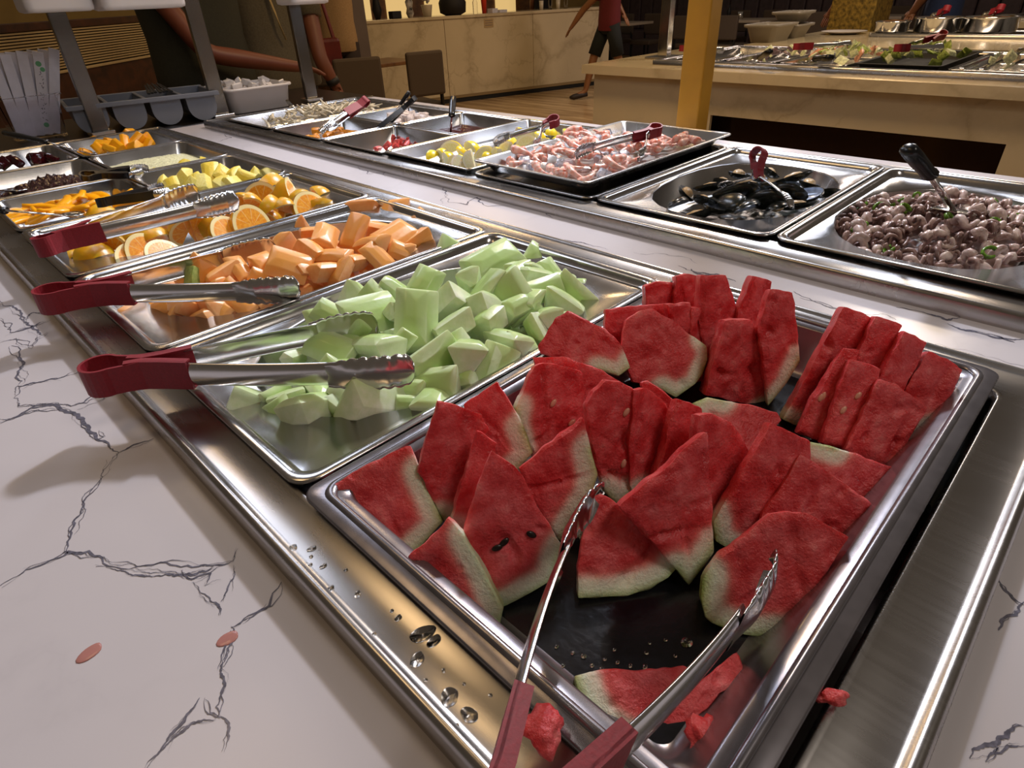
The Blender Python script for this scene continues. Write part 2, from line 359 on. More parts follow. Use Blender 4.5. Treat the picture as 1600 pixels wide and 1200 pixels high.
# ------------------------------------------------------------------ pans
def pan(name, x0, x1, y0, y1, z, depth, label, oval=False, mat=None, cr=.022, flange=.011, group=None, deck=.011, floor_mat=None, draft=.12, ell=None, lip=.004):
    mat = mat or M['steel_x']; t = thing(name, ((x0 + x1) / 2, (y0 + y1) / 2, z - depth), label, 'tray' if 'tray' in name else 'pan', group)
    def rr_(i, h, r): return rrect(x0 + i, x1 - i, y0 + i, y1 - i, z + h, max(r, .002))
    L = [rr_(.0015, -lip, cr), rr_(0, -lip + .001, cr), rr_(0, -.001, cr), rr_(.0015, 0, cr), rr_(flange * .55, .0002, cr * .9), rr_(flange, -.001, cr * .85), rr_(flange + .002, -.003, cr * .8)]
    vs_, fs = loft(L); ob('rim', vs_, fs, mat, t, True)
    i0 = flange + .002
    if oval:
        cx, cy = (x0 + x1) / 2, (y0 + y1) / 2; a, b = ell or ((x1 - x0) / 2 - .052, (y1 - y0) / 2 - .018)
        d = [rr_(i0, -.003, cr * .8), rr_(i0 + .003, -deck, cr * .8), rr_(i0 + .006, -deck - .0012, cr * .7)]
        e = d[-1]; d += [ellipse_like(e, cx, cy, a, b, z - deck - .0012, 2.3), ellipse_like(e, cx, cy, a - .002, b - .002, z - deck - .004, 2.3)]
        vs_, fs = loft(d); o = ob('deck', vs_, fs, mat, t, True)
        bl = [ellipse_like(e, cx, cy, a - .002, b - .002, z - deck - .004, 2.3), ellipse_like(e, cx, cy, a - .014, b - .012, z - depth + .012, 2.3), ellipse_like(e, cx, cy, a - .026, b - .022, z - depth, 2.3)]
        vs_, fs = loft(bl, False, True); ob('oval_basin', vs_, fs, floor_mat or mat, t, True)
    else:
        k = depth * draft; d = [rr_(i0, -.003, cr * .8), rr_(i0 + .003 + k * .9, -depth + .009, cr * .8), rr_(i0 + .006 + k, -depth + .002, cr * .75), rr_(i0 + .012 + k, -depth, cr * .7)]
        vs_, fs = loft(d); ob('wall', vs_, fs, mat, t, True)
        fs2 = d[-1]; ob('bottom', fs2, [list(range(len(fs2)))], floor_mat or mat, t)
    return t
G1 = 'fruit pans in the near row'; G2 = 'seafood pans in the far row'
M['tray_black'] = simple('black_tray_floor', '#101017', .22, 0, 180, .3, .1)
M['tray_rim'] = simple('smoky_clear_tray', '#8b878c', .24, .75, 60, .12)
wmt = pan('watermelon_tray', -.002, .541, -.364, -.010, .926, .05, 'wide smoky tray with a black floor, under the watermelon slices', mat=M['tray_rim'], flange=.024, cr=.014, group=G1, floor_mat=M['tray_black'], draft=.3)
# second step of the tray's wide rim
L = [rrect(-.002 + i, .541 - i, -.364 + i, -.010 - i, .926 + h, .014) for i, h in ((.0105, .0002), (.0115, .0022), (.014, .003), (.0165, .0022), (.0175, .0002))]
ob('rim_bead', *loft(L), M['tray_rim'], wmt, True)
hp = pan('oval_pan', .0, .53, -.004, .323, .923, .075, 'steel pan with an oval opening full of honeydew chunks', True, group=G1)
cpn = pan('oval_pan', .0, .53, .327, .655, .923, .07, 'steel pan with an oval opening full of cantaloupe chunks', True, group=G1)
opn = pan('oval_pan', .0, .53, .66, .985, .923, .07, 'steel pan with an oval opening full of orange wedges', True, group=G1)
hw = dict(depth=.062, cr=.03, group=G1, draft=.2, flange=.008)
pan('half_pan', .0, .262, .990, 1.295, .921, label='small steel pan of sliced mango behind the orange pan', **hw)
pan('half_pan', .268, .53, .990, 1.295, .921, label='small steel pan of pineapple chunks beside the marble strip', **hw)
pan('half_pan', .0, .262, 1.300, 1.605, .921, label='small steel pan of dark brown lychee jelly', **hw)
pan('half_pan', .268, .53, 1.300, 1.605, .921, label='small steel pan of pale grainy tapioca pudding', **hw)
pan('half_pan', .0, .262, 1.610, 1.915, .921, label='small steel pan of dark red jelly beside the chopsticks', **hw)
pan('half_pan', .268, .53, 1.610, 1.915, .921, label='small steel pan of bright orange mango jelly cubes', **hw)
pan('oval_pan', .769, 1.30, -.368, -.034, .923, .07, 'far row oval steel pan full of chopped baby squid', True, group=G2)
pan('oval_pan', .769, 1.30, -.030, .306, .923, .07, 'far row oval steel pan of open mussels', True, group=G2)
pan('seafood_tray', .775, 1.325, .322, .640, .946, .026, 'grey tray of cooked shrimp on ice, sitting proud of the well', mat=M['steel_old'], cr=.014, flange=.008, group=G2, draft=.5)
pan('oval_pan', .769, 1.30, .311, .640, .921, .02, 'shallow steel pan holding up the shrimp tray', False, group=G2)
pan('lemon_tray', .769, 1.30, .645, .965, .926, .035, 'shallow steel tray of lemon wedges', mat=M['steel_x'], cr=.014, flange=.010, group=G2, draft=.4)
h2 = dict(depth=.06, cr=.016, group=G2, draft=.18, flange=.007)
pan('half_pan', .769, 1.03, .970, 1.265, .921, label='small far pan nearly empty, with a few pink pieces', **h2)
pan('half_pan', 1.036, 1.30, .970, 1.265, .921, label='small far pan of dark red sauce with an upright ladle', **h2)
pan('half_pan', .769, 1.03, 1.27, 1.56, .921, label='small far pan of orange pumpkin pieces', **h2)
pan('half_pan', 1.036, 1.30, 1.27, 1.56, .921, label='small far pan of white octopus pieces', **h2)
pan('salad_pan', .769, 1.30, 1.565, 1.885, .921, .05, 'farthest steel pan of mixed seafood salad with red tongs', group=G2, cr=.016, flange=.008, draft=.3)
# ================================================================== WATERMELON SLICES
def catmull(p0, p1, p2, p3, t):
    return .5 * ((2 * p1) + (p2 - p0) * t + (2 * p0 - 5 * p1 + 4 * p2 - p3) * t * t + (3 * p1 - p0 - 3 * p2 + p3) * t ** 3)
def seg_dist(p, a, b):
    d = b - a; t = max(0, min(1, (p - a).dot(d) / max(d.length_squared, 1e-12))); return (p - a - d * t).length
def slab(name, out, rind, base, naz, nel, th, label, group, seed, seeds=0, zb=.884):
    """a cut watermelon slice: outline on its own tilted plane, real thickness, rind along one edge"""
    rr = random.Random(seed)
    p0 = at(base[0], base[1], zb); n = V((math.cos(math.radians(naz)) * math.cos(math.radians(nel)), math.sin(math.radians(naz)) * math.cos(math.radians(nel)), math.sin(math.radians(nel))))
    P = [onplane(x, y, p0, n) for x, y in out]; RD = [onplane(x, y, p0, n) for x, y in rind]
    # resample the outline, rounding corners a little
    N = len(P); per = sum((P[i] - P[(i + 1) % N]).length for i in range(N)); step = per / 112; B = []
    for i in range(N):
        a, b = P[i], P[(i + 1) % N]; L = (b - a).length; k = max(1, int(round(L / step)))
        for j in range(k): B.append(a.lerp(b, j / k))
    for it in range(1):
        nb = len(B); B = [(B[i - 1] + B[i] * 6 + B[(i + 1) % nb]) / 8 for i in range(nb)]
    nb = len(B); u = (P[1] - P[0]).normalized(); v = n.cross(u)
    for i in range(nb):   # uneven knife edge
        t = (B[(i + 1) % nb] - B[i - 1]).normalized(); s = n.cross(t); q = noise.noise(B[i] * 120 + V((seed, 0, 0))) * .0011 + noise.noise(B[i] * 45 + V((0, seed, 0))) * .0014
        dr = min([seg_dist(B[i], RD[j], RD[j + 1]) for j in range(len(RD) - 1)]) if len(RD) > 1 else .1
        B[i] = B[i] + s * q * (1 if dr > .012 else .15)
    ex = n * -.45 + (p0 - CAM).normalized() * .55; ex = ex * (1 / max(.4, -ex.dot(n)))
    # centre: area centroid
    ar = V((0, 0, 0)); A = 0
    for i in range(nb):
        a, b = B[i], B[(i + 1) % nb]; k = (a - B[0]).cross(b - B[0]).dot(n); A += k; ar += (a + b + B[0]) / 3 * k
    c = ar / A if abs(A) > 1e-9 else sum(B, V()) / nb
    def rd(p):
        if len(RD) < 2: return .1
        return min(seg_dist(p, RD[j], RD[j + 1]) for j in range(len(RD) - 1))
    K = 14; vs_ = []; at_ = []; fs = []
    fr = n
    for face in (0, 1):
        for k in range(K):
            f = 1 - k / K
            for i in range(nb):
                p = c.lerp(B[i], f); d = rd(p)
                h = noise.noise(p * 38 + V((seed * 3, face * 9, 0))) * .0022 + noise.noise(p * 110 + V((0, seed, face * 5))) * .0011
                g = noise.noise(V((p.dot(u) * 90, p.dot(v) * 16, seed))); h -= max(0, g - .25) * .008; h -= max(0, noise.noise(p * 75 + V((seed * 2, 1, face))) - .40) * .011
                if d < .014: h *= d / .014 * .6
                edge = .0012 if k == 0 else 0
                q = p + fr * ((h if k else h * .3) - edge) if face == 0 else p + ex * (th + (h if k else 0) - edge)
                vs_.append(q); at_.append(d if face == 0 else d)
        vs_.append(c + ex * (th * face)); at_.append(rd(c))
    S = nb * K + 1
    for face in (0, 1):
        o = face * S
        for k in range(K - 1):
            for i in range(nb):
                j = (i + 1) % nb; q = [o + k * nb + i, o + k * nb + j, o + (k + 1) * nb + j, o + (k + 1) * nb + i]; fs.append(q if face else q[::-1])
        for i in range(nb):
            j = (i + 1) % nb; q = [o + (K - 1) * nb + i, o + (K - 1) * nb + j, o + S - 1]; fs.append(q if face else q[::-1])
    # side strip with 3 inner rows
    s0 = len(vs_); W = 3
    for w_ in range(1, W + 1):
        for i in range(nb):
            p = B[i] + ex * (th * w_ / (W + 1)); vs_.append(p + n * noise.noise(p * 90) * .001 + (B[i] - c).normalized() * (.0008 * math.sin(math.pi * w_ / (W + 1)) + noise.noise(p * 70 + V((seed, 0, 0))) * .0012)); at_.append(rd(B[i]))
    rows = [list(range(nb))] + [[s0 + w_ * nb + i for i in range(nb)] for w_ in range(W)] + [[S + i for i in range(nb)]]
    for a, b in zip(rows, rows[1:]):
        for i in range(nb):
            j = (i + 1) % nb; fs.append([a[i], b[i], b[j], a[j]])
    cen = c + ex * th / 2; low = min(v_.z for v_ in vs_)
    me = mesh(name, [p - V((cen.x, cen.y, low)) for p in vs_], fs, M['melon'], True)
    bm = bmesh.new(); bm.from_mesh(me); bmesh.ops.recalc_face_normals(bm, faces=bm.faces[:]); bm.to_mesh(me); bm.free()
    me.set_sharp_from_angle(angle=.75)
    a_ = me.attributes.new('rd', 'FLOAT', 'POINT'); a_.data.foreach_set('value', at_)
    o = bpy.data.objects.new(name, me); col.objects.link(o); o.location = (cen.x, cen.y, low); tag(o, label, 'watermelon', group)
    for k in range(seeds):
        i = rr.randrange(nb); p = c.lerp(B[i], rr.uniform(.2, .65)) + fr * .001
        bmx = bmesh.new(); bmesh.ops.create_icosphere(bmx, subdivisions=2, radius=1)
        mt = frame_mat(p, u.lerp(v, rr.random()), n); vv = [mt @ V((q.co.x * .0042, q.co.y * .0024, q.co.z * .0013)) for q in bmx.verts]; ff = [[q.index for q in f.verts] for f in bmx.faces]; bmx.free()
        ob('seed', vv, ff, M['seed'] if seeds == 3 else M['seed_pale'], o, True)
    return o
M['seed'] = simple('black_seed', '#1a0f0c', .3); M['seed_pale'] = simple('pale_seed', '#e0a58c', .3)
WG = 'watermelon slices heaped in the tray'
# outline px, rind px, base px, normal azimuth, elevation, thickness, label, seeds
W = [
 ([(513,762),(575,725),(640,697),(655,732),(672,776),(692,815),(665,845),(640,872),(592,847),(545,805)], [(660,738),(677,772),(693,816),(655,860),(641,874)], (640,873), 232, 38, .024, 'leftmost watermelon slice, lying flat-faced against the tray corner below the honeydew pan', 0),
 ([(699,810),(724,836),(755,890),(786,951),(774,997),(740,985),(700,955),(665,915),(636,874),(665,845)], [(735,838),(762,885),(788,951),(775,999)], (774,997), 222, 30, .026, 'slender watermelon slice nearest the wet steel flange, below the leftmost one', 0),
 ([(769,704),(812,735),(833,775),(852,815),(880,856),(862,908),(825,930),(788,949),(752,900),(724,838),(742,780),(757,735)], [(790,951),(830,931),(864,909),(882,858)], (788,949), 238, 24, .018, 'tall orange-red watermelon slice with black seeds at the front left', 3),
 ([(746,675),(778,692),(768,725),(757,765),(740,815),(735,870),(712,830),(704,812),(722,750)], [(735,872),(712,832)], (725,880), 238, 22, .016, 'narrow watermelon slice directly behind the tall one with black seeds', 0),
 ([(685,628),(720,635),(752,648),(768,674),(745,690),(725,745),(712,790),(705,830),(688,805),(655,737),(668,680)], [(700,850),(690,812)], (700,840), 240, 20, .018, 'dull red pitted watermelon slice beside the tray wall, behind the narrow one', 0),
 ([(725,632),(752,614),(777,597),(795,626),(818,668),(832,708),(812,730),(795,760),(760,750),(740,690)], [(818,668),(833,709),(812,732)], (800,760), 225, 24, .022, 'bright pink watermelon slice with a white rind corner, touching the honeydew pan rim', 0),
 ([(836,572),(860,568),(884,572),(910,584),(915,632),(905,690),(880,740),(835,715),(806,640),(820,605)], [(806,640),(800,665),(812,700)], (850,745), 245, 18, .022, 'broad watermelon slice with two pale seeds, left of centre', 2),
 ([(833,557),(888,560),(940,578),(984,603),(978,650),(960,690),(910,690),(850,620)], [(960,700),(910,700)], (930,705), 242, 20, .018, 'watermelon slice showing only its long top edge behind the broad seeded one', 0),
 ([(915,635),(930,612),(948,595),(972,598),(991,608),(994,680),(988,770),(968,792),(948,772),(935,738),(922,690)], [(946,772),(968,794),(990,770)], (968,792), 240, 15, .024, 'watermelon slice with deep grooves and hollows at the middle of the heap', 2),
 ([(911,650),(926,715),(934,742),(925,772),(900,812),(876,846),(852,818),(825,765),(811,732),(872,682)], [(924,705),(935,742),(926,774),(876,848)], (876,846), 225, 22, .020, 'watermelon slice pointing up with its white rind toward the left tongs', 0),
 ([(992,609),(1012,607),(1034,622),(1053,646),(1043,690),(1030,735),(990,780),(984,700)], [(990,782),(1000,770)], (992,790), 262, 12, .020, 'dark red watermelon slice seen along its side, right of the grooved one', 0),
 ([(1005,600),(1014,597),(1036,611),(1059,630),(1052,660),(1020,660)], [], (1030,720), 240, 20, .014, 'thin pink watermelon slice peeping out behind the dark red one', 0),
 ([(1061,625),(1080,631),(1098,640),(1099,665),(1085,700),(1045,770),(1005,800),(1028,735),(1045,680)], [(1005,805),(1030,790)], (1010,805), 248, 14, .018, 'narrow upright watermelon slice behind the front pointed one', 0),
 ([(1095,650),(1115,649),(1140,658),(1160,678),(1176,716),(1160,745),(1120,810),(1090,830),(1085,740)], [(1090,835),(1115,818)], (1095,830), 252, 14, .020, 'watermelon slice leaning right, behind the front pointed one', 0),
 ([(1106,676),(1108,705),(1110,735),(1114,800),(1117,864),(1098,890),(1078,916),(1061,893),(1010,840),(970,792),(1005,760),(1040,732),(1075,700)], [(1118,852),(1079,918),(1058,893)], (1078,916), 240, 22, .024, 'front watermelon slice with a sharp tip, standing on its rind corner', 0),
 ([(932,765),(950,778),(970,793),(1015,838),(1065,880),(1045,903),(1015,920),(982,931),(904,935),(905,885),(911,838)], [(1066,879),(1046,905),(1015,922),(982,933),(902,937)], (950,935), 232, 42, .022, 'front watermelon fan slice with a curved green rind, tilted back to face up', 0),
 ([(1206,803),(1235,799),(1262,801),(1327,840),(1305,875),(1287,908),(1240,975),(1215,995),(1180,995),(1150,990),(1115,975),(1103,965),(1096,935),(1098,905),(1125,865),(1165,838)], [(1100,900),(1096,935),(1103,967),(1150,993),(1218,998)], (1150,990), 218, 34, .026, 'largest watermelon slice beside the right tongs, curved rind at its lower left', 0),
 ([(1252,712),(1290,735),(1330,762),(1376,797),(1368,812),(1328,842),(1300,860),(1240,850),(1190,812),(1225,755)], [(1190,860),(1240,880)], (1225,870), 226, 28, .022, 'watermelon slice with a tip over the right tray rim, behind the largest one', 0),
 ([(1207,660),(1240,676),(1268,692),(1267,718),(1252,735),(1222,770),(1190,815),(1137,857),(1120,847),(1116,817),(1150,755),(1190,695)], [(1112,806),(1119,848),(1138,859)], (1137,857), 232, 20, .022, 'leaning watermelon slice with pale foot, left of the one over the rim', 0),
 ([(1265,690),(1300,697),(1337,710),(1397,729),(1380,755),(1365,780),(1340,790),(1310,765),(1265,745)], [(1262,686),(1282,692),(1302,697)], (1340,790), 226, 40, .022, 'pale pink watermelon slice lying below the right-hand group', 0),
 ([(1082,630),(1105,620),(1130,625),(1170,632),(1215,643),(1223,656),(1205,672),(1176,716),(1150,700),(1120,670)], [(1078,634),(1105,617),(1126,622)], (1176,720), 235, 46, .022, 'wet bright red watermelon slice lying flat at the centre of the tray', 0),
 ([(887,485),(915,498),(945,513),(972,540),(985,574),(967,587),(940,579),(890,565),(845,552),(841,540),(868,497)], [(987,570),(968,590),(938,581)], (967,588), 225, 36, .024, 'rough pink watermelon slice next to the right end of the honeydew pan', 0),
 ([(980,500),(998,488),(1020,482),(1050,500),(1080,522),(1105,541),(1106,562),(1098,585),(1087,600),(1057,621),(1032,607),(990,596),(980,570),(972,540)], [(1100,528),(1109,545),(1108,562),(1089,602),(1057,623),(1035,611)], (1057,621), 235, 28, .024, 'round-ended watermelon slice with a thick white rind on its right, in the back left group', 0),
 ([(947,484),(995,478),(1042,475),(1062,500),(1050,570),(1010,590),(960,560),(946,514)], [(1010,595),(1050,580)], (1010,595), 240, 18, .018, 'watermelon slice behind the round-ended one', 0),
 ([(1042,475),(1079,475),(1090,500),(1076,560),(1050,560),(1045,510)], [], (1060,600), 244, 14, .018, 'small-looking watermelon slice wedged between two others in the back left group', 0),
 ([(1083,482),(1118,482),(1128,514),(1114,575),(1100,622),(1072,622),(1068,570),(1078,520)], [(1073,625),(1100,626)], (1095,592), 244, 12, .026, 'upright watermelon slice with a pale cut top edge, third from the left at the back', 0),
 ([(1135,501),(1176,502),(1184,530),(1192,575),(1198,620),(1196,638),(1142,627),(1103,617),(1114,570),(1125,535)], [(1190,640),(1198,641)], (1150,632), 240, 12, .030, 'upright watermelon slice with a crack across it, beside the bare black gap', 0),
 ([(1009,448),(1028,440),(1052,441),(1054,475),(1045,520),(1012,520)], [], (1030,560), 240, 14, .022, 'farthest left watermelon slice by the near edge of the marble strip', 0),
 ([(1057,432),(1075,428),(1092,431),(1092,480),(1085,530),(1055,530),(1054,475)], [], (1070,560), 240, 14, .022, 'back watermelon slice, second in the farthest row', 0),
 ([(1096,430),(1135,430),(1145,458),(1153,487),(1140,560),(1100,560),(1092,480)], [], (1120,590), 240, 14, .024, 'back watermelon slice, third in the farthest row, wider than its neighbours', 0),
 ([(1177,430),(1207,440),(1202,470),(1186,530),(1160,580),(1150,520),(1157,485)], [], (1160,590), 244, 14, .022, 'back watermelon slice standing just left of the last one in the farthest row', 0),
 ([(1205,452),(1222,454),(1238,458),(1246,500),(1251,565),(1228,602),(1201,635),(1192,575),(1184,520)], [(1252,560),(1230,604),(1199,638)], (1201,635), 228, 14, .026, 'last watermelon slice of the farthest row, dark side and pale foot toward the black gap', 0),
 ([(1320,480),(1342,486),(1362,496),(1354,523),(1345,550),(1290,620),(1252,668),(1224,656),(1240,625),(1258,597),(1293,530)], [(1222,657),(1254,671)], (1245,664), 226, 18, .026, 'long watermelon slice with a white foot, leftmost of the right-hand group', 0),
 ([(1370,494),(1392,500),(1411,509),(1396,542),(1379,572),(1350,620),(1310,610),(1342,553)], [], (1325,680), 226, 20, .022, 'watermelon slice second from the left in the back of the right-hand group', 0),
 ([(1415,519),(1432,526),(1451,535),(1435,570),(1415,606),(1390,650),(1350,640),(1380,583)], [], (1365,700), 226, 20, .022, 'watermelon slice with a dark pit, third at the back of the right-hand group', 0),
 ([(1452,550),(1480,560),(1506,578),(1490,610),(1452,668),(1426,698),(1395,700),(1400,650),(1418,603)], [(1456,672),(1428,702),(1395,704)], (1420,705), 222, 24, .024, 'watermelon slice farthest right, against the tray corner', 0),
 ([(1320,544),(1343,548),(1336,580),(1300,650),(1285,692),(1246,676),(1270,625),(1297,582)], [], (1270,700), 226, 24, .018, 'front narrow watermelon slice with a rough top in the right-hand group', 2),
 ([(1330,561),(1353,568),(1379,577),(1372,600),(1345,655),(1322,704),(1283,693),(1302,640)], [], (1300,720), 226, 26, .020, 'watermelon slice with small seed pits in front of the right-hand group', 2),
 ([(1375,594),(1400,602),(1452,637),(1430,675),(1397,729),(1337,713),(1320,703),(1345,655)], [], (1370,735), 224, 28, .022, 'wide watermelon slice at the front of the right-hand group, above the pale pink one', 0),
 ([(898,1056),(930,1046),(960,1042),(1024,1047),(1068,1038),(1092,1052),(1085,1085),(1030,1130),(975,1166),(950,1148),(926,1125),(908,1092)], [(897,1053),(907,1092),(925,1127),(950,1150),(975,1169)], (960,1100), 232, 72, .014, 'broken watermelon slice lying alone on the black floor at the front', 0),
 ([(1151,1021),(1164,1062),(1140,1070),(1100,1110),(1040,1188),(1005,1186),(1030,1130),(1085,1070),(1125,1040)], [], (1080,1110), 232, 72, .014, 'torn strip of watermelon under the right tongs at the front corner', 0),
]
for i, (out, rind, base, az, el, th, lab, sd) in enumerate(W):
    slab('watermelon_slice', out, rind, base, az, el, th, lab, WG, i + 1, sd, zb={21: .918, 5: .895, 22: .89}.get(i, .879))
# ================================================================== CUT FRUIT
def hull_mesh(name, pts, mat, bev=.08, rdf=None, seg=2, smooth=True):
    bm = bmesh.new()
    for p in pts: bm.verts.new(p)
    r = bmesh.ops.convex_hull(bm, input=bm.verts[:])
    bmesh.ops.delete(bm, geom=[g for g in r['geom_interior'] if isinstance(g, bmesh.types.BMVert)], context='VERTS')
    bmesh.ops.dissolve_limit(bm, angle_limit=.12, verts=bm.verts[:], edges=bm.edges[:])
    bmesh.ops.bevel(bm, geom=bm.edges[:], offset=bev, segments=seg, affect='EDGES', profile=.6)
    bmesh.ops.recalc_face_normals(bm, faces=bm.faces[:])
    me = bpy.data.meshes.new(name); bm.to_mesh(me); bm.free(); me.materials.append(mat)
    if smooth: me.polygons.foreach_set('use_smooth', [True] * len(me.polygons)); me.set_sharp_from_angle(angle=.5)
    if rdf:
        a = me.attributes.new('rd', 'FLOAT', 'POINT'); a.data.foreach_set('value', [rdf(v.co) for v in me.vertices])
    return me
def chunk_set(name, mat, n, seed, wedge=.5, flat=.7, curve=True):
    """irregular knife-cut pieces about 1 unit in half-length; +Z is the side that was under the rind"""
    rr = random.Random(seed); out = []
    for k in range(n):
        a, b, c = rr.uniform(.85, 1.1), rr.uniform(.55, .85), rr.uniform(flat * .8, flat * 1.15); pts = []
        w = rr.uniform(wedge * .4, wedge)
        for x in (-1, 1):
            sx = rr.uniform(.7, 1.05); tp = rr.uniform(-.25, .25)
            pts += [V((x * a * sx, -b * (1 - w) * rr.uniform(.6, 1), -c)), V((x * a * sx * rr.uniform(.7, 1), b * (1 - w) * rr.uniform(.5, 1), -c))]
            for y in (-1, 1): pts.append(V((x * a * rr.uniform(.85, 1.05) + tp, y * b, c * .45)))
            for y in (-.5, .5): pts.append(V((x * a * rr.uniform(.8, .9) + tp, y * b, c * .8)))
        if curve:
            for x in (-.45, .1, .5):
                for y in (-.5, 0, .5): pts.append(V((x * a, y * b, c * (1.02 - abs(x) * .1 - abs(y) * .16))))
        out.append(hull_mesh(name, pts, mat, .055, lambda p, c=c: max(0, min(1, (c - p.z) / (1.1 * c)))))
    return out
CH = {'honey': chunk_set('honeydew_chunk', M['honey'], 9, 3, .75, .62), 'canta': chunk_set('cantaloupe_chunk', M['canta'], 9, 5, .7, .55),
      'pine': chunk_set('pineapple_chunk', M['pine'], 6, 8, .5, .7), 'mango': chunk_set('mango_cube', M['mango'], 4, 9, .2, .8, False)}
def inst(name, me, loc, rot, s, label, cat, group):
    o = bpy.data.objects.new(name, me); col.objects.link(o); o.location = loc; o.rotation_euler = rot; o.scale = (s, s, s) if not isinstance(s, (tuple, list)) else s
    return tag(o, label, cat, group)
def mound(px, py, cx, cy, a, b, z0, h):
    z = z0 + h * .5
    for _ in range(8):
        p = at(px, py, z); q = max(0, 1 - ((p.x - cx) / a) ** 2 - ((p.y - cy) / b) ** 2); z = .5 * z + .5 * (z0 + h * q ** .7)
    return at(px, py, z)
def heap(name, meshes, lst, geo, label, cat, group, kscale=1.0, seed=1, flat=.4, rmax=27):
    rr = random.Random(seed); O = []
    for i, (x, y, r) in enumerate(lst):
        p = mound(x, y, *geo); r = min(r, rmax); s = r * mpp(p) * kscale
        # prefer faces turned up and to the viewer
        rot = (rr.uniform(-1, 1) * flat * 2, rr.uniform(-1, 1) * flat * 2, rr.uniform(0, 6.28))
        if rr.random() < .2: rot = (rot[0] + 1.4, rot[1], rot[2])
        O.append(inst(name, meshes[(i * 5 + seed) % len(meshes)], p, rot, s, label, cat, group))
    return O
def filler(name, meshes, n, cx, cy, a, b, z, s, label, cat, group, seed):
    rr = random.Random(seed); k = 0; pts = []
    while k < n:
        x, y = rr.uniform(-1, 1), rr.uniform(-1, 1)
        if x * x + y * y > .8: continue
        if any(((x - u) * a) ** 2 + ((y - v) * b) ** 2 < (s * 1.15) ** 2 for u, v in pts):
            if rr.random() < .97: continue
        pts.append((x, y)); k += 1
        inst(name, rr.choice(meshes), V((cx + x * a, cy + y * b, z)), (rr.uniform(0, 6), rr.uniform(0, 6), rr.uniform(0, 6)), s, label, cat, group)
hx = [(250,900,125),(430,850,75),(560,900,125),(400,960,80),(680,890,72),(560,800,70),(700,800,70),(850,880,115),(900,820,60),(1000,870,52),(1150,860,105),(1160,770,90),(1040,790,50),(1125,650,115),(1320,625,118),(1290,760,60),(1450,700,90),(1515,560,85),(1420,460,80),(1560,350,100),(1240,490,80),(1060,450,125),(985,420,60),(1220,360,90),(1370,390,85),(1410,310,85),(1190,175,90),(1100,290,90),(1330,260,70),(1430,180,105),(1550,220,60),(955,320,85),(870,360,75),(750,335,80),(830,430,100),(650,440,80),(560,460,60),(540,590,65),(630,600,95),(860,590,100),(980,575,60),(750,520,70),(450,640,50),(720,560,50),(600,710,60),(1250,560,60),(960,700,70),(820,720,60),(350,830,60),(700,690,60)]
H = [(320 + x / 3.2, 360 + y / 3.2, r / 3.2) for x, y, r in hx] + [(815,425,22),(845,414,27),(815,470,24),(845,455,24),(877,440,18),(900,462,27),(882,478,24),(855,496,22),(815,540,22),(837,512,20),(808,482,22),(860,430,18),(835,432,20),(905,448,16),(870,505,15)]
HL = 'pale green honeydew chunk heaped in the oval pan'
heap('honeydew_chunk', CH['honey'], H, (.272, .160, .235, .16, .893, .045), HL, 'honeydew', 'honeydew chunks in the oval pan', 1.3, 4, .4, 36)
filler('honeydew_chunk', CH['honey'], 34, .268, .160, .185, .115, .880, .024, HL, 'honeydew', 'honeydew chunks in the oval pan', 6)
# cantaloupe : crop of 400,200 at x4 and 0,200 at x4
cx = [(300,640,75),(440,560,75),(550,585,60),(680,540,110),(870,560,120),(1000,590,60),(1060,610,85),(430,690,100),(620,680,120),(770,640,80),(720,740,110),(890,690,100),(1020,720,80),(950,770,60),(340,780,90),(180,730,110),(480,820,90),(620,840,80),(750,815,80),(430,900,100),(530,910,70),(190,870,110),(50,850,70),(290,890,50),(20,930,60),(180,1010,50),(60,1060,80),(340,650,50),(560,500,50),(900,780,60)]
C1 = [(400 + x / 4, 200 + y / 4, r / 4) for x, y, r in cx] + [(x / 4, 200 + y / 4, r / 4) for x, y, r in [(860,1000,95),(1060,980,70),(1220,950,105),(1400,930,95),(1500,900,80),(1340,1000,60),(860,1170,100),(1020,1140,80),(1090,1180,60),(1180,1120,90),(1330,1130,90),(1400,1150,60),(1280,1190,80),(1500,1100,80),(1560,1010,60),(1450,1010,60),(1120,1060,60)]]
CL = 'orange cantaloupe chunk heaped in the pan behind the honeydew'
heap('cantaloupe_chunk', CH['canta'], C1, (.275, .491, .24, .15, .893, .038), CL, 'cantaloupe', 'cantaloupe chunks', 1.32, 7, .4, 26)
filler('cantaloupe_chunk', CH['canta'], 32, .27, .491, .185, .115, .880, .024, CL, 'cantaloupe', 'cantaloupe chunks', 8)
gr = fruit('green_rind', '#7b9a4a', '#a9b76a', None, .4, ns=4)
p = at(303, 437, .925)
o = inst('cantaloupe_chunk', hull_mesh('cantaloupe_chunk', [V(q) for q in ((-1,-.3,-.4),(1,-.3,-.4),(-.8,.4,-.4),(.9,.4,-.4),(0,-.3,.9),(.1,.3,.8),(-.5,-.3,.45),(.6,-.3,.4))], gr, .06), p, (0, 0, .7), .024, 'cantaloupe chunk with green rind still on, between the tongs arms', 'cantaloupe', None)
p = at(1060, 1146, .89)
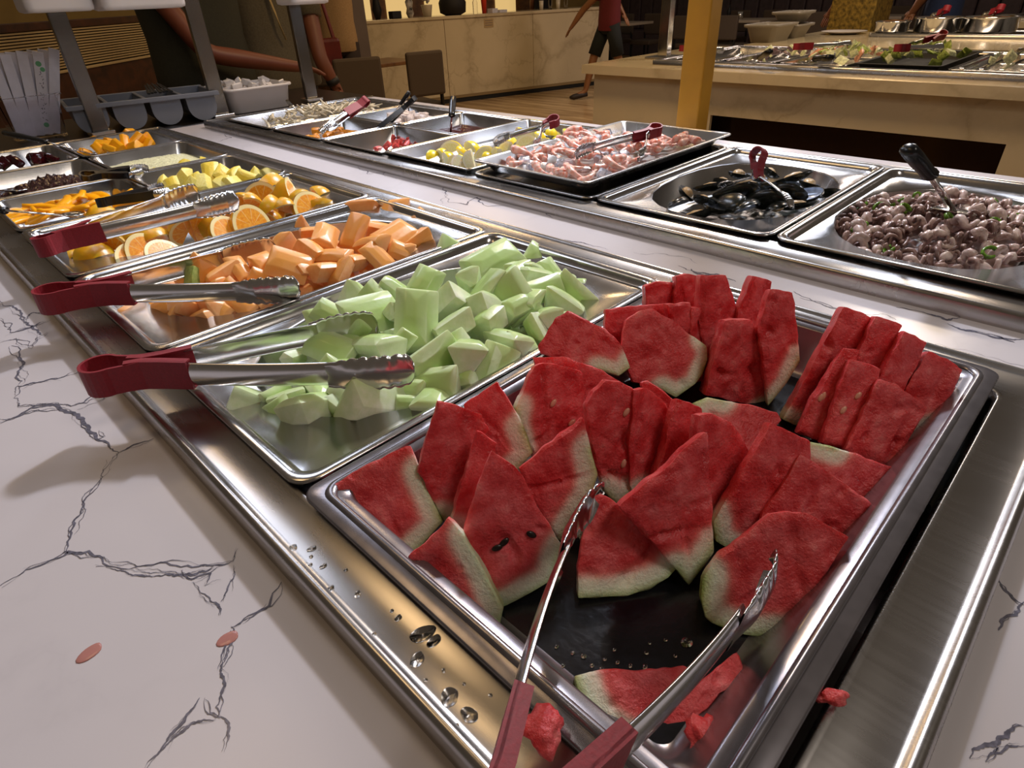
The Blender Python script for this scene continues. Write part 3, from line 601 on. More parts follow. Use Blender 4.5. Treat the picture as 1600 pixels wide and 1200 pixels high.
# pineapple (crop 0,200 x4) and others
px_ = [(990,290,55),(940,340,60),(1080,290,40),(1050,320,50),(1150,270,60),(1220,270,45),(1150,320,60),(1080,355,50),(1220,325,50),(1300,240,55),(1380,245,55),(1270,280,45),(1330,300,70),(1270,350,60),(1400,300,60),(1460,300,60),(1490,240,55),(1560,270,50),(1540,310,50),(1390,350,60),(1190,365,60),(1600,300,50),(1450,350,60),(1010,350,50)]
heap('pineapple_chunk', CH['pine'], [(x / 4, 200 + y / 4, r / 4) for x, y, r in px_], (.40, 1.14, .14, .15, .885, .022), 'pale yellow pineapple chunk in the small pan beside the marble strip', 'pineapple', 'pineapple chunks', 1.15, 3)
mj = [(600,90,40),(560,120,35),(650,110,40),(700,90,35),(740,120,40),(800,50,45),(850,90,50),(900,80,45),(930,100,35),(780,100,40),(690,130,35),(620,135,35),(840,120,40),(450,145,25),(500,155,25),(540,150,25),(820,30,30)]
heap('mango_jelly_cube', CH['mango'], [(x / 4, 200 + y / 4, r / 4) for x, y, r in mj], (.41, 1.77, .13, .14, .890, .03), 'bright orange mango jelly cube in the far small pan', 'jelly cube', 'mango jelly cubes', 1.15, 5)
M['jelly'] = simple('dark_red_jelly', '#3a0710', .1, 0, 3, .3); cj = chunk_set('jelly', M['jelly'], 3, 11, .1, .8, False)
heap('dark_jelly_cube', cj, [(x / 4, 200 + y / 4, r / 4) for x, y, r in [(20,215,35),(60,200,30),(170,165,48),(230,190,40),(280,180,35),(330,195,32),(110,210,28),(300,160,30),(0,230,30)]], (.13, 1.77, .14, .14, .893, .022), 'dark red jelly cube in the pan beside the chopsticks', 'jelly cube', 'dark jelly cubes', 1.1, 6)
# cut mango slices: long soft lobes
def lobe(name, mat, L=1.0, seed=0, bend=.5, r=.34):
    rr = random.Random(seed); pts = [(L * (t - .5) * 2, bend * math.cos((t - .5) * 3) - bend, 0) for t in [i / 8 for i in range(9)]]
    rad = [r * math.sin(math.pi * min(.93, max(.1, t))) ** .6 for t in [i / 8 for i in range(9)]]
    vs_, fs = tube(pts, rad, 8, True, .55); return mesh(name, vs_, fs, mat, True)
ML = [lobe('mango_slice', M['mango'], 1, i, .3 + .2 * i) for i in range(3)]
mg = [(70,560,55),(130,575,50),(200,580,50),(250,570,40),(150,540,50),(330,500,60),(400,480,60),(470,460,50),(500,450,50),(560,430,50),(650,380,40),(600,420,50),(740,390,40),(720,450,50),(780,440,50),(300,440,40),(350,430,35),(420,500,50),(500,500,50),(560,480,45),(250,500,60),(180,500,50),(120,520,50),(650,450,40),(60,530,40),(430,450,40),(330,470,40),(800,460,40),(380,520,50),(270,540,40)]
rr = random.Random(3)
for i, (x, y, r_) in enumerate(mg):
    p = mound(x / 4, 200 + y / 4, .13, 1.14, .14, .15, .894, .016); inst('mango_slice', ML[i % 3], p, (rr.uniform(-.4, .4), rr.uniform(-.3, .3), rr.uniform(0, 6)), r_ / 4 * mpp(p) * 2.2, 'soft orange mango slice in the leftmost small pan', 'mango', 'mango slices')
# puddings and sauces: one surface each
def blob_surface(name, x0, x1, y0, y1, z, h, mat, label, cat, seed, grain=60, ga=.002, nx=46, parent=None):
    vs_ = []; fs = []
    for j in range(nx + 1):
        for i in range(nx + 1):
            u, v = i / nx, j / nx; x, y = x0 + (x1 - x0) * u, y0 + (y1 - y0) * v; e = (min(1, 5 * min(u, 1 - u)) * min(1, 5 * min(v, 1 - v))) ** .5
            vs_.append(V((x, y, z + h * e * (.4 + .8 * noise.noise(V((x * 9, y * 9, seed)))) + noise.noise(V((x * grain, y * grain, seed))) * ga * e)))
    n1 = nx + 1
    for j in range(nx):
        for i in range(nx): a = j * n1 + i; fs.append([a, a + 1, a + n1 + 1, a + n1])
    # skirt down so that it is solid
    ring = [i for i in range(n1)] + [j * n1 + nx for j in range(1, n1)] + [nx * n1 + i for i in range(nx - 1, -1, -1)] + [j * n1 for j in range(nx - 1, 0, -1)]
    b0 = len(vs_); vs_ += [V((vs_[i].x, vs_[i].y, z - .012)) for i in ring]; m_ = len(ring)
    for k in range(m_): fs.append([ring[k], b0 + k, b0 + (k + 1) % m_, ring[(k + 1) % m_]])
    fs.append([b0 + k for k in range(m_)][::-1])
    o = ob(name, vs_, fs, mat, None, True, ((x0 + x1) / 2, (y0 + y1) / 2, z - .012)); tag(o, label, cat, None, 'stuff'); return o
M['pudding'] = simple('tapioca', '#e2dcae', .35, 0, 260, .18, .5); M['lychee'] = simple('brown_jelly', '#38201f', .12, 0, 150, .5, .6)
blob_surface('tapioca_pudding', .292, .506, 1.325, 1.58, .893, .02, M['pudding'], 'pale cream tapioca pudding in the small pan behind the pineapple', 'pudding', 2, 130, .004)
blob_surface('lychee_jelly', .024, .238, 1.325, 1.58, .886, .024, M['lychee'], 'dark brown glossy jelly bits in the left small pan', 'jelly', 5, 110, .012)
M['sauce'] = simple('red_sauce', '#431013', .1, 0, 60, .4, .3)
blob_surface('chilli_sauce', 1.055, 1.281, .99, 1.245, .886, .004, M['sauce'], 'dark red chilli sauce around the upright ladle', 'sauce', 7, 50, .002)
# ------------------------------------------------------------------ orange and lemon wedges
def citrus_mat(name, flesh1, flesh2, pith, peel1, peel2):
    m = NM(name); a = m.n('ShaderNodeAttribute'); a.attribute_name = 'rd'; g = m.n('ShaderNodeAttribute'); g.attribute_name = 'ang'
    co = m.coord('Object'); n = m.noise(co, 9, 4, .6); fl_ = m.ramp(n.outputs[0], [(.35, srgb(flesh1)), (.65, srgb(flesh2))])
    ln = m.math('ABSOLUTE', m.math('SINE', m.math('MULTIPLY', g.outputs['Fac'], 5.0)))
    fl_ = m.mix(m.ramp(ln, [(0, (.85,) * 3), (.16, (0,) * 3)]), fl_, srgb(pith))
    n2 = m.noise(co, 1.5, 3); pl = m.ramp(n2.outputs[0], [(.35, srgb(peel1)), (.65, srgb(peel2))])
    c = m.mix(m.ramp(a.outputs['Fac'], [(.80, (0,) * 3), (.85, (1,) * 3)]), fl_, srgb(pith)); c = m.mix(m.ramp(a.outputs['Fac'], [(.955, (0,) * 3), (.975, (1,) * 3)]), c, pl)
    m.set(Base_Color=c, Roughness=.3, Subsurface_Weight=.2, Subsurface_Scale=.005); m.bump(n.outputs[0], .3, .001); return m.m
M['orange'] = citrus_mat('orange_fruit', '#ee8f12', '#f9b238', '#f8e3a2', '#e8a512', '#c9a31a')
M['lemon'] = citrus_mat('lemon_fruit', '#ece3a4', '#f5f0cc', '#f8f4e0', '#f0d010', '#dcd030')
def lune(name, mat, ang, squash=1.0, NR=8, NA=20):
    """wedge of a ball, cut edge along X; faces carry rd (0 centre, 1 peel)"""
    vs_ = []; rd = []; an = []; fs = []
    for f, th in enumerate((-ang / 2, ang / 2)):
        o = len(vs_)
        for k in range(NR + 1):
            r = k / NR if k < NR else 1.0
            for i in range(NA + 1):
                t = math.pi * i / NA; x = math.cos(t) * r * squash; q = math.sin(t) * r
                vs_.append(V((x, q * math.sin(th), q * math.cos(th)))); rd.append(min(r, .95)); an.append(t)
        n1 = NA + 1
        for k in range(NR):
            for i in range(NA): q = [o + k * n1 + i, o + k * n1 + i + 1, o + (k + 1) * n1 + i + 1, o + (k + 1) * n1 + i]; fs.append(q if f else q[::-1])
    o = len(vs_); NB = 6; n1 = NA + 1
    for b in range(NB + 1):
        th = -ang / 2 + ang * b / NB
        for i in range(NA + 1):
            t = math.pi * i / NA; bump_ = 1.012; vs_.append(V((math.cos(t) * squash * bump_, math.sin(t) * math.sin(th) * bump_, math.sin(t) * math.cos(th) * bump_))); rd.append(1); an.append(0)
    for b in range(NB):
        for i in range(NA): fs.append([o + b * n1 + i, o + b * n1 + i + 1, o + (b + 1) * n1 + i + 1, o + (b + 1) * n1 + i][::-1])
    vs_ = [v - V((0, 0, .45)) for v in vs_]
    me = mesh(name, vs_, fs, mat, True); me.set_sharp_from_angle(angle=.6)
    for nm, d in (('rd', rd), ('ang', an)): a = me.attributes.new(nm, 'FLOAT', 'POINT'); a.data.foreach_set('value', d)
    return me
OR = [lune('orange_wedge', M['orange'], a) for a in (1.05, 1.5, .8)] ; LE = [lune('lemon_wedge', M['lemon'], a, 1.15) for a in (1.3, 1.7)]
def face_rot(az, tilt, spin=0):
    return (tilt, spin, az)
ow = [(420,365,60),(560,300,0)]
# (px, py, radius px, azimuth, tilt, spin, mesh)
OW = [(430,296,28,.4,1.1,.2,1),(410,303,24,2.4,.9,0,0),(447,302,27,.9,-1.0,.2,1),(474,290,17,1.9,.6,.3,0),(420,322,22,3.6,-.8,.2,2),(448,322,18,.5,.5,.5,0),(478,320,25,.2,-1.1,-.1,0),(500,305,20,1.2,.4,.6,1),(505,322,20,-.3,1.1,.3,2),(470,308,18,2.9,.2,0,1),
      (385,345,36,.25,-1.15,.1,1),(355,332,30,.6,.6,.2,2),(395,318,20,1.0,.9,.9,0),(375,315,20,2,.2,.4,2),(330,345,25,.8,.5,-.2,1),(350,358,26,.3,-1.1,.2,0),(305,352,25,1.2,.3,1.1,1),(280,358,24,2.3,-.4,.9,0),(262,348,18,1.6,.7,.2,2),(240,368,24,.7,.3,.3,1),(213,368,26,.9,.2,.2,1),(222,385,30,.3,-.9,.2,2),(180,380,22,2.2,.8,.2,1),(150,398,28,.5,.3,.2,1),(118,402,20,1.3,.5,.6,0),(205,398,26,.35,-1.2,.0,2),(250,392,25,.3,-1.2,.1,2),(160,335,22,.3,.4,.1,2),(325,330,20,1.4,.4,.2,1),(440,275,14,2,.3,.3,2),(300,330,18,.3,.2,.1,0)]
rr = random.Random(12)
for x, y, r_, az, ti, sp, k in OW:
    p = mound(x, y, .27, .82, .25, .15, .895, .03); inst('orange_wedge', OR[k], p, (ti, sp, az), min(r_, 28) * mpp(p) * 1.2, 'orange wedge with yellow peel in the pan under the dusty red tongs', 'orange', 'orange wedges')
for i in range(14):
    a = rr.random() * 6.28; q = rr.random() ** .5; inst('orange_wedge', OR[i % 3], V((.27 + .17 * q * math.cos(a), .82 + .10 * q * math.sin(a), .888)), (rr.uniform(0, 3), rr.uniform(0, 1), rr.uniform(0, 6)), .026, 'orange wedge', 'orange', 'orange wedges')
LW = [(676,243,12,.3,.5),(705,232,16,2,.8),(700,247,14,1,.3),(722,240,12,.5,1),(735,250,16,.4,-1),(738,230,14,1.4,.6),(755,238,14,2.6,.5),(765,247,12,.2,.7),(775,240,12,1.2,.5),(790,236,14,2,1),(795,222,16,.6,.4),(808,235,12,1,.6),(820,222,14,2.2,.8),(845,218,14,.4,.9),(852,228,12,1.4,.4),(870,222,13,3,.7),(885,210,13,.8,.4),(895,218,12,2,.6),(715,252,12,1.7,.5),(812,212,12,1,.7),(835,208,12,2,.4),(862,208,12,.3,.7),(690,240,12,1,.1)]
for i, (x, y, r_, az, ti) in enumerate(LW):
    p = mound(x, y, 1.03, .80, .26, .16, .898, .018); inst('lemon_wedge', LE[i % 2], p, (ti, (i % 5) * .3, az), r_ * mpp(p) * 1.1, 'pale lemon wedge in the shallow tray beside the shrimp', 'lemon', 'lemon wedges')
# ================================================================== SEAFOOD
M['shell_out'] = simple('mussel_shell_outside', '#1d201a', .25, 0, 4, .5); M['shell_in'] = simple('mussel_shell_inside', '#c3d0e6', .16, .2, 2.2, .3); M['meat'] = simple('mussel_meat', '#c9a878', .35, 0, 5, .3, .3)
def mussel():
    vs_ = []; fs = []; A, B = 16, 8
    for s, dz in ((1, 0), (.95, .05)):
        for b in range(B + 1):
            for a in range(A):
                t = 2 * math.pi * a / A; r = math.sin(math.pi / 2 * b / B) * s; x = math.cos(t) * r; y = math.sin(t) * r * .48 * (1 - .35 * x); z = -math.cos(math.pi / 2 * b / B) * .33 + dz * (1 - b / B); vs_.append(V((x, y, z)))
    n1 = A * (B + 1); fm = []
    for k in (0, 1):
        for b in range(B):
            for a in range(A):
                q = [k * n1 + b * A + a, k * n1 + b * A + (a + 1) % A, k * n1 + (b + 1) * A + (a + 1) % A, k * n1 + (b + 1) * A + a]; fs.append(q if k == 1 else q[::-1]); fm.append(k)
    for a in range(A): fs.append([B * A + a, B * A + (a + 1) % A, n1 + B * A + (a + 1) % A, n1 + B * A + a]); fm.append(0)
    return mesh('mussel_shell', vs_, fs, None, True, [M['shell_out'], M['shell_in']], fm)
MS = mussel(); me_, mf_ = tube([(-.6, 0, -.1), (-.3, .06, -.04), (0, 0, -.02), (.35, -.05, -.04), (.6, 0, -.08)], [.08, .24, .3, .24, .08], 10, True, .7); MM = mesh('meat', me_, mf_, M['meat'], True)
mus = [(1120,322,24,.3,.2,0),(1085,335,22,2.5,.6,1),(1062,318,20,.1,2.6,0),(1140,318,26,.9,2.4,0),(1150,300,24,2,.9,1),(1175,290,24,1.1,2.7,0),(1185,275,22,.2,.2,1),(1210,290,26,1.7,.5,0),(1230,300,26,1.2,.9,0),(1258,302,24,1.0,-.5,0),(1265,285,22,.4,.2,1),(1240,275,20,2.5,.5,1),(1215,325,22,.3,2.8,0),(1170,325,26,.1,2.6,0),(1130,282,18,1,.4,1),(1155,270,20,.3,.1,0),(1285,300,18,1.8,.6,1),(1075,300,22,.4,2.9,0),(1195,312,24,1.5,1.2,0),(1100,310,20,1,.5,1),(1243,318,20,2,2.5,0),(1205,268,18,.6,.6,1),(1180,305,20,2.8,2.2,0),(1270,270,16,1,.4,0),(1110,290,18,2,.5,1)]
for x, y, r_, az, ti, mt_ in mus:
    p = mound(x, y, 1.035, .138, .22, .15, .893, .03); t = thing('mussel', p, 'cooked mussel with dark shell and bluish inside in the far oval pan', 'mussel', 'mussels in the oval pan', az); ti = ti if ti < 2 or (int(x) % 3 == 0) else ti - 2.2; t.rotation_euler = (ti, .2, az); s = r_ * mpp(p) * 1.5; t.scale = (s, s, s)
    o = bpy.data.objects.new('shell', MS); col.objects.link(o); o.parent = t
    if mt_ or int(x) % 2: o = bpy.data.objects.new('meat', MM); col.objects.link(o); o.parent = t
# shrimp
def shrimp_mat():
    m = NM('cooked_shrimp'); a = m.n('ShaderNodeAttribute'); a.attribute_name = 'rd'; co = m.coord('Object'); n = m.noise(co, 2.5, 3)
    s = m.math('SINE', m.math('MULTIPLY', a.outputs['Fac'], 38.0)); c = m.ramp(m.math('MULTIPLY_ADD', s, .12, m.math('MULTIPLY', n.outputs[0], .9)), [(.3, srgb('#f7d6cb')), (.5, srgb('#f3b7a6')), (.72, srgb('#e87f60'))])
    m.set(Base_Color=c, Roughness=.25, Subsurface_Weight=.2, Subsurface_Scale=.004); return m.m
M['shrimp'] = shrimp_mat(); M['ice'] = simple('melting_ice', '#e9eefc', .08, 0, 3, .05, .3, Transmission_Weight=.75)
def shrimp(curl):
    n = 14; pts = []; rad = []
    for i in range(n): t = i / (n - 1); a = curl * t; pts.append((math.cos(a) * .8, math.sin(a) * .8, 0)); rad.append((.33 * (1 - t) + .1) * (1 + .07 * (i % 2)) * (.6 if i == 0 else 1))
    vs_, fs = tube(pts, rad, 9, True, .8); at_ = [i // 9 / n for i in range(len(vs_))]
    a = curl; e = V(pts[-1]); d = V((-math.sin(a), math.cos(a), 0)); s = V((math.cos(a), math.sin(a), 0))
    for k in (-1, 0, 1):
        q = len(vs_); tip = e + (d + s * .55 * k) * .45; vs_ += [e + s * .06, e - s * .06, tip - s * .1 + V((0, 0, .05)), tip + s * .1 - V((0, 0, .05))]; fs.append([q, q + 1, q + 2, q + 3]); at_ += [.95] * 4
    me = mesh('shrimp', vs_, fs, M['shrimp'], True); a_ = me.attributes.new('rd', 'FLOAT', 'POINT'); a_.data.foreach_set('value', at_); return me
SH = [shrimp(c) for c in (2.2, 3.2, 4.0)]
rr = random.Random(21); IC = chunk_set('ice_cube', M['ice'], 3, 31, .2, .8, False); k = 0
for j in range(9):
    for i in range(11):
        u, v = (i + rr.uniform(.1, .9)) / 11, (j + rr.uniform(.1, .9)) / 9; x, y = .815 + .44 * u, .352 + .26 * v
        if u > .93 and v > .3: continue
        if rr.random() < .12: continue
        z = .930 + .012 * (1 - (2 * u - 1) ** 2) + rr.uniform(0, .010)
        if rr.random() < .2: inst('ice_cube', IC[k % 3], V((x, y, z - .002)), (rr.uniform(0, 3), 0, rr.uniform(0, 6)), .012, 'clear melting ice cube among the shrimp', 'ice cube', 'ice under the shrimp')
        else: inst('shrimp', SH[k % 3], V((x, y, z + .004)), (rr.uniform(-.5, .5), rr.uniform(-.5, .5), rr.uniform(0, 6.3)), rr.uniform(.021, .029), 'curled pink cooked shrimp on the iced grey tray', 'shrimp', 'shrimp on the grey tray')
        k += 1
# squid
def sq_mat(name, a, b, c):
    m = NM(name); co = m.coord('Object'); n = m.noise(co, 1.6, 4, .6); m.set(Base_Color=m.ramp(n.outputs[0], [(.3, srgb(a)), (.5, srgb(b)), (.72, srgb(c))]), Roughness=.3, Subsurface_Weight=.15, Subsurface_Scale=.004); return m.m
M['squid'] = sq_mat('baby_squid', '#8a6a62', '#cbb3aa', '#ead9cf'); M['squid_dark'] = sq_mat('squid_tentacle', '#4a3230', '#80625a', '#b79c90')
def squid(seed, dark):
    rr = random.Random(seed); acc = mbx()
    for k in range(rr.choice((1, 3, 4, 5)) if dark else rr.choice((1, 2))):
        curl = rr.uniform(2, 4.6); r0 = rr.uniform(.35, .75); a0 = rr.uniform(0, 6.28); o = V((rr.uniform(-.3, .3), rr.uniform(-.3, .3), rr.uniform(-.2, .3))); w0 = rr.uniform(.14, .2) if dark else rr.uniform(.24, .36); n = 12
        pts = [o + V((math.cos(a0 + curl * i / n) * r0 * (1 - .35 * i / n), math.sin(a0 + curl * i / n) * r0 * (1 - .35 * i / n), .25 * math.sin(i * .7 + k))) for i in range(n)]
        addm(acc, *tube(pts, [w0 * (1 - .6 * i / n) for i in range(n)], 7))
    return mesh('squid_piece', acc[0], acc[1], M['squid_dark' if dark else 'squid'], True)
SQ = [squid(i, i % 2) for i in range(8)]; k = 0; rr = random.Random(5)
M['pepper'] = simple('green_pepper', '#5f8a1e', .25, 0, 3, .4)
pv, pf = tube([(math.cos(a), math.sin(a) * .8, 0) for a in [2 * math.pi * i / 12 for i in range(10)]], .22, 6, True, 1.6); PP = mesh('pepper_ring', pv, pf, M['pepper'], True)
PEP = []
for ring in range(0, 300):
    u, v = rr.uniform(-1, 1), rr.uniform(-1, 1)
    if u * u + v * v > .93: continue
    if any((u - a) ** 2 * .045 + (v - b) ** 2 * .02 < .00022 for a, b in PEP): continue
    PEP.append((u, v)); x, y = 1.035 + .205 * u, -.2 + .145 * v; x = min(x, 1.235)
    z = .878 + .036 * (1 - u * u * .8 - v * v * .6) + rr.uniform(0, .008)
    if k % 9 == 4: inst('pepper_ring', PP, V((x, y, z + .009)), (rr.uniform(-.7, .7), rr.uniform(-.7, .7), rr.uniform(0, 6)), rr.uniform(.008, .012), 'green chilli pepper ring among the baby squid', 'pepper', 'green pepper rings in the squid')
    inst('squid_piece', SQ[k % 8], V((x, y, z)), (rr.uniform(-.6, .6), rr.uniform(-.6, .6), rr.uniform(0, 6)), rr.uniform(.020, .030), 'curled pinkish brown baby squid piece in the far right oval pan', 'squid', 'baby squid pieces'); k += 1
blob_surface('squid_bed', .85, 1.215, -.31, -.09, .868, .022, M['squid_dark'], 'lower bed of squid under the pieces', 'squid', 3, 60, .006)
blob_surface('mussel_bed', .85, 1.215, .03, .245, .858, .014, M['shell_out'], 'dark broth and broken shells under the mussels', 'mussel broth', 4, 60, .006)
# salad, octopus, pumpkin, strawberry
rr = random.Random(8); M['salad_w'] = simple('pale_salad', '#d9cdb0', .35, 0, 2, .3); M['octo'] = simple('white_octopus', '#dccdc6', .3, 0, 2, .2); M['pump'] = simple('pumpkin', '#d98a1a', .3, 0, 2, .3); M['pinkc'] = simple('pink_pieces', '#d9524a', .25, 0, 2, .4)
SA = [lobe('salad_strip', M['salad_w'], 1, i, .5, .22) for i in range(2)]; OC = chunk_set('octopus_piece', M['octo'], 3, 41, .4, .7); PU = chunk_set('pumpkin_piece', M['pump'], 3, 42, .4, .6); PK = chunk_set('pink_piece', M['pinkc'], 2, 43, .4, .6)
for i in range(110):
    u, v = rr.uniform(-1, 1), rr.uniform(-1, 1)
    if u < -.55 and v > .2: continue
    inst('salad_strip', SA[i % 2], V((1.035 + .215 * u, 1.725 + .12 * v, .892 + .034 * (1 - u * u * .6 - v * v * .6) + rr.uniform(0, .01))), (rr.uniform(-.6, .6), rr.uniform(-.6, .6), rr.uniform(0, 6)), rr.uniform(.02, .032), 'pale strip of seafood salad in the farthest pan', 'salad strip', 'strips of seafood salad')
for i in range(42):
    u, v = rr.uniform(-1, 1), rr.uniform(-1, 1)
    inst('octopus_piece', OC[i % 3], V((1.185 + .075 * u, 1.415 + .10 * v, .886 + .028 * (1 - u * u * .6 - v * v * .6))), (rr.uniform(0, 6), 0, rr.uniform(0, 6)), rr.uniform(.013, .018), 'white octopus piece in a small far pan', 'octopus piece', 'octopus pieces')
for i in range(26):
    u, v = rr.uniform(-1, 1), rr.uniform(-1, 1)
    inst('pumpkin_piece', PU[i % 3], V((.895 + .075 * u, 1.405 + .09 * v, .889 + .012 * (1 - u * u) + rr.uniform(0, .006))), (rr.uniform(0, 6), 0, rr.uniform(0, 6)), rr.uniform(.012, .017), 'orange pumpkin piece in a small far pan', 'pumpkin piece', 'pumpkin pieces')
for i, (x, y) in enumerate([(590,232),(605,228),(620,224),(612,220),(628,222),(636,226),(625,217),(640,222),(618,228)]):
    inst('pink_piece', PK[i % 2], at(x, y, .880), (i, i * .7, i * 2), rr.uniform(.011, .016), 'pink piece left at the bottom of a nearly empty far pan', 'pink piece', 'pink pieces left over')
# ================================================================== TONGS AND SPOONS
def tongs(loop, tip1, tip2, label, grip=.42, gm='red_grip', gh=.030, ah=.026, ch=.033, rl=.017, up=(0, 0, 1), bow=.006, cat='tongs', group=None, name='serving_tongs', flip=False):
    loop, tip1, tip2 = V(loop), V(tip1), V(tip2); mid = (tip1 + tip2) / 2; a = (mid - loop).normalized(); up = V(up).normalized()
    s = tip1 - tip2; s = (s - a * s.dot(a)); s.normalize(); U = a.cross(s).normalized()
    if U.dot(up) < 0: U = -U
    lo = min(loop.z, tip1.z, tip2.z) - .01; base = V((mid.x, mid.y, lo)); t = thing(name, base, label, cat, group); Lt = (mid - loop).length
    gacc = mbx()
    for sg, tip in ((1, tip1), (-1, tip2)):
        pts = []
        for k in range(9): th = math.pi - k / 8 * math.pi * .72; pts.append(loop + a * (rl + rl * math.cos(th)) + s * sg * rl * math.sin(th))
        pin = loop + a * (rl * 3.2) + s * sg * rl * .42; st = loop + a * (rl * 4.2) + s * sg * rl * .62
        pts += [pts[-1].lerp(pin, .5) - s * sg * rl * .02, pin]
        n = 26
        d = tip - st
        for k in range(n + 1): q = k / n; pts.append(st + d * q + s * sg * bow * math.sin(math.pi * q))
        dist = [0]
        for p, q in zip(pts, pts[1:]): dist.append(dist[-1] + (q - p).length)
        T = dist[-1]
        def strip(i0, i1, h, th_, chan, inward):
            loops = []
            for i in range(i0, i1 + 1):
                p = pts[i]; tg = (pts[min(i + 1, len(pts) - 1)] - pts[max(0, i - 1)]).normalized(); nrm = tg.cross(U).normalized()
                if nrm.dot(s * sg) < 0: nrm = -nrm
                if i < 4: nrm = (p - (loop + a * rl)).normalized()
                hh = h(dist[i] / T) if callable(h) else h; f = chan
                c = [(hh, 0), (hh, -f), (hh - th_, -f), (hh - th_, -th_), (-hh + th_, -th_), (-hh + th_, -f), (-hh, -f), (-hh, 0)] if f > th_ else [(hh, th_ / 2), (hh, -th_ / 2), (0, -th_ / 2), (-hh, -th_ / 2), (-hh, th_ / 2), (0, th_ / 2)]
                loops.append([p + U * u + nrm * v for u, v in c])
            return loft(loops, True, True)
        ig = max(i for i in range(len(pts)) if dist[i] / T <= grip); ic = max(i for i in range(len(pts)) if dist[i] / T <= .76)
        addm(gacc, *strip(0, ig, lambda q: gh / 2 * (.92 if q < .2 else 1.0), .0028, .0065 if False else 0, 1))
        vs_, fs = strip(9, ig, gh / 2, .0016, .007, 1); addm(gacc, vs_, fs)
        L = []
        for i in range(ig - 1, ic + 2):
            p = pts[i]; tg = (pts[min(i + 1, len(pts) - 1)] - pts[i - 1]).normalized(); nrm = tg.cross(U).normalized()
            if nrm.dot(s * sg) < 0: nrm = -nrm
            L.append([p + U * (ah / 2 * math.sin(b)) * e + nrm * (ah * .20 * (math.cos(b) - .75) * e - (.0009 if e < 1 else 0)) for e, bs_ in ((1, range(-4, 5)), (.94, range(4, -5, -1))) for b in [1.35 * q / 4 for q in bs_]])
        ob('arm', *loft(L, True, True), M['tong'], t, True)
        # scalloped claw
        cs = []; m_ = 44; w_ = 8; vv = []; ff = []
        def pos(q):
            x = q * (len(pts) - 1 - ic) + ic; i = min(int(x), len(pts) - 2); return pts[i].lerp(pts[i + 1], x - i)
        for off in (0, .0010):
            for k in range(m_ + 1):
                q = k / m_; p = pos(q); tg = (pos(min(1, q + .02)) - pos(max(0, q - .02))).normalized(); nrm = tg.cross(U).normalized()
                if nrm.dot(s * sg) < 0: nrm = -nrm
                hw = ah / 2 + (ch - ah) / 2 * min(1, q * 2.2); hw += abs(math.sin(q * math.pi * 8)) * .0022 * min(1, q * 4)
                if q > .86: hw *= math.sqrt(max(.04, 1 - ((q - .86) / .145) ** 2))
                for j in range(w_ + 1):
                    v = (j / w_ * 2 - 1); vv.append(p + U * hw * v + nrm * (.004 * (1 - v * v) * 1.2 * min(1, q * 3) - .004 * max(0, q - .7) * 4 - off + .001 * (1 - q)))
        n1 = w_ + 1; N_ = (m_ + 1) * n1
        for o_ in (0, N_):
            for k in range(m_):
                for j in range(w_): q = [o_ + k * n1 + j, o_ + k * n1 + j + 1, o_ + (k + 1) * n1 + j + 1, o_ + (k + 1) * n1 + j]; ff.append(q if o_ else q[::-1])
        for k in range(m_):
            for j in (0, w_): ff.append([k * n1 + j, (k + 1) * n1 + j, N_ + (k + 1) * n1 + j, N_ + k * n1 + j])
        ff.append([m_ * n1 + j for j in range(n1)] + [N_ + m_ * n1 + j for j in range(n1)][::-1])
        ob('claw', vv, ff, M['tong'], t, True)
    ob('grip', gacc[0], gacc[1], M[gm], t, False); return t
def T(px, py, z): return at(px, py, z)
tongs(T(133, 590, .952), T(648, 580, .945), T(590, 506, .945), 'steel tongs with dark red grips resting across the honeydew pan', .37, up=(-.25, -.25, 1))
tongs(T(58, 470, .948), T(468, 452, .938), T(430, 386, .938), 'steel tongs with dark red grips and open loop, across the cantaloupe pan', .38, rl=.019, up=(-.2, -.2, 1))
tongs(T(56, 388, .958), T(374, 312, .962), T(308, 300, .952), 'dusty red gripped tongs nearly closed, lying over the orange wedges', .33, up=(-.3, -.3, 1), rl=.012)
tongs(at(545, 1700, 1.03), T(1211, 890, .935), T(927, 775, .955), 'open tongs with scuffed red grips reaching into the watermelon tray', .44, rl=.02, gh=.026)
tongs(T(1186, 232, .995), T(1125, 290, .925), T(1240, 322, .925), 'red handled tongs standing open over the mussels', .42, gh=.02, ah=.016, ch=.02, rl=.012, up=(.6, .3, 1))
tongs(T(1030, 200, .985), T(897, 240, .962), T(1000, 245, .955), 'red handled tongs on the shrimp tray', .38, gh=.022, ah=.018, ch=.024, rl=.013)
tongs(T(872, 185, .985), T(770, 222, .945), T(836, 228, .94), 'red handled tongs among the lemon wedges', .34, gh=.02, ah=.017, ch=.024, rl=.013)
tongs(T(574, 156, .985), T(500, 205, .93), T(510, 204, .925), 'red handled tongs with forked dark tips over the pumpkin pan', .5, gh=.024, ah=.015, ch=.017, rl=.012)
tongs(T(126, 276, .945), T(232, 262, .935), T(225, 270, .93), 'small black plastic tongs lying between the lychee and tapioca pans', .75, 'black_grip', .014, .012, .016, .012)
tongs(T(152, 318, .945), T(268, 300, .94), T(255, 292, .935), 'small black handled tongs lying over the mango slices', .78, 'black_grip', .016, .012, .016, .008)
tongs(T(650, 152, .985), T(565, 222, .89), T(592, 208, .89), 'black looped tongs leaning in the nearly empty far pan', .72, 'black_grip', .014, .008, .010, .014)
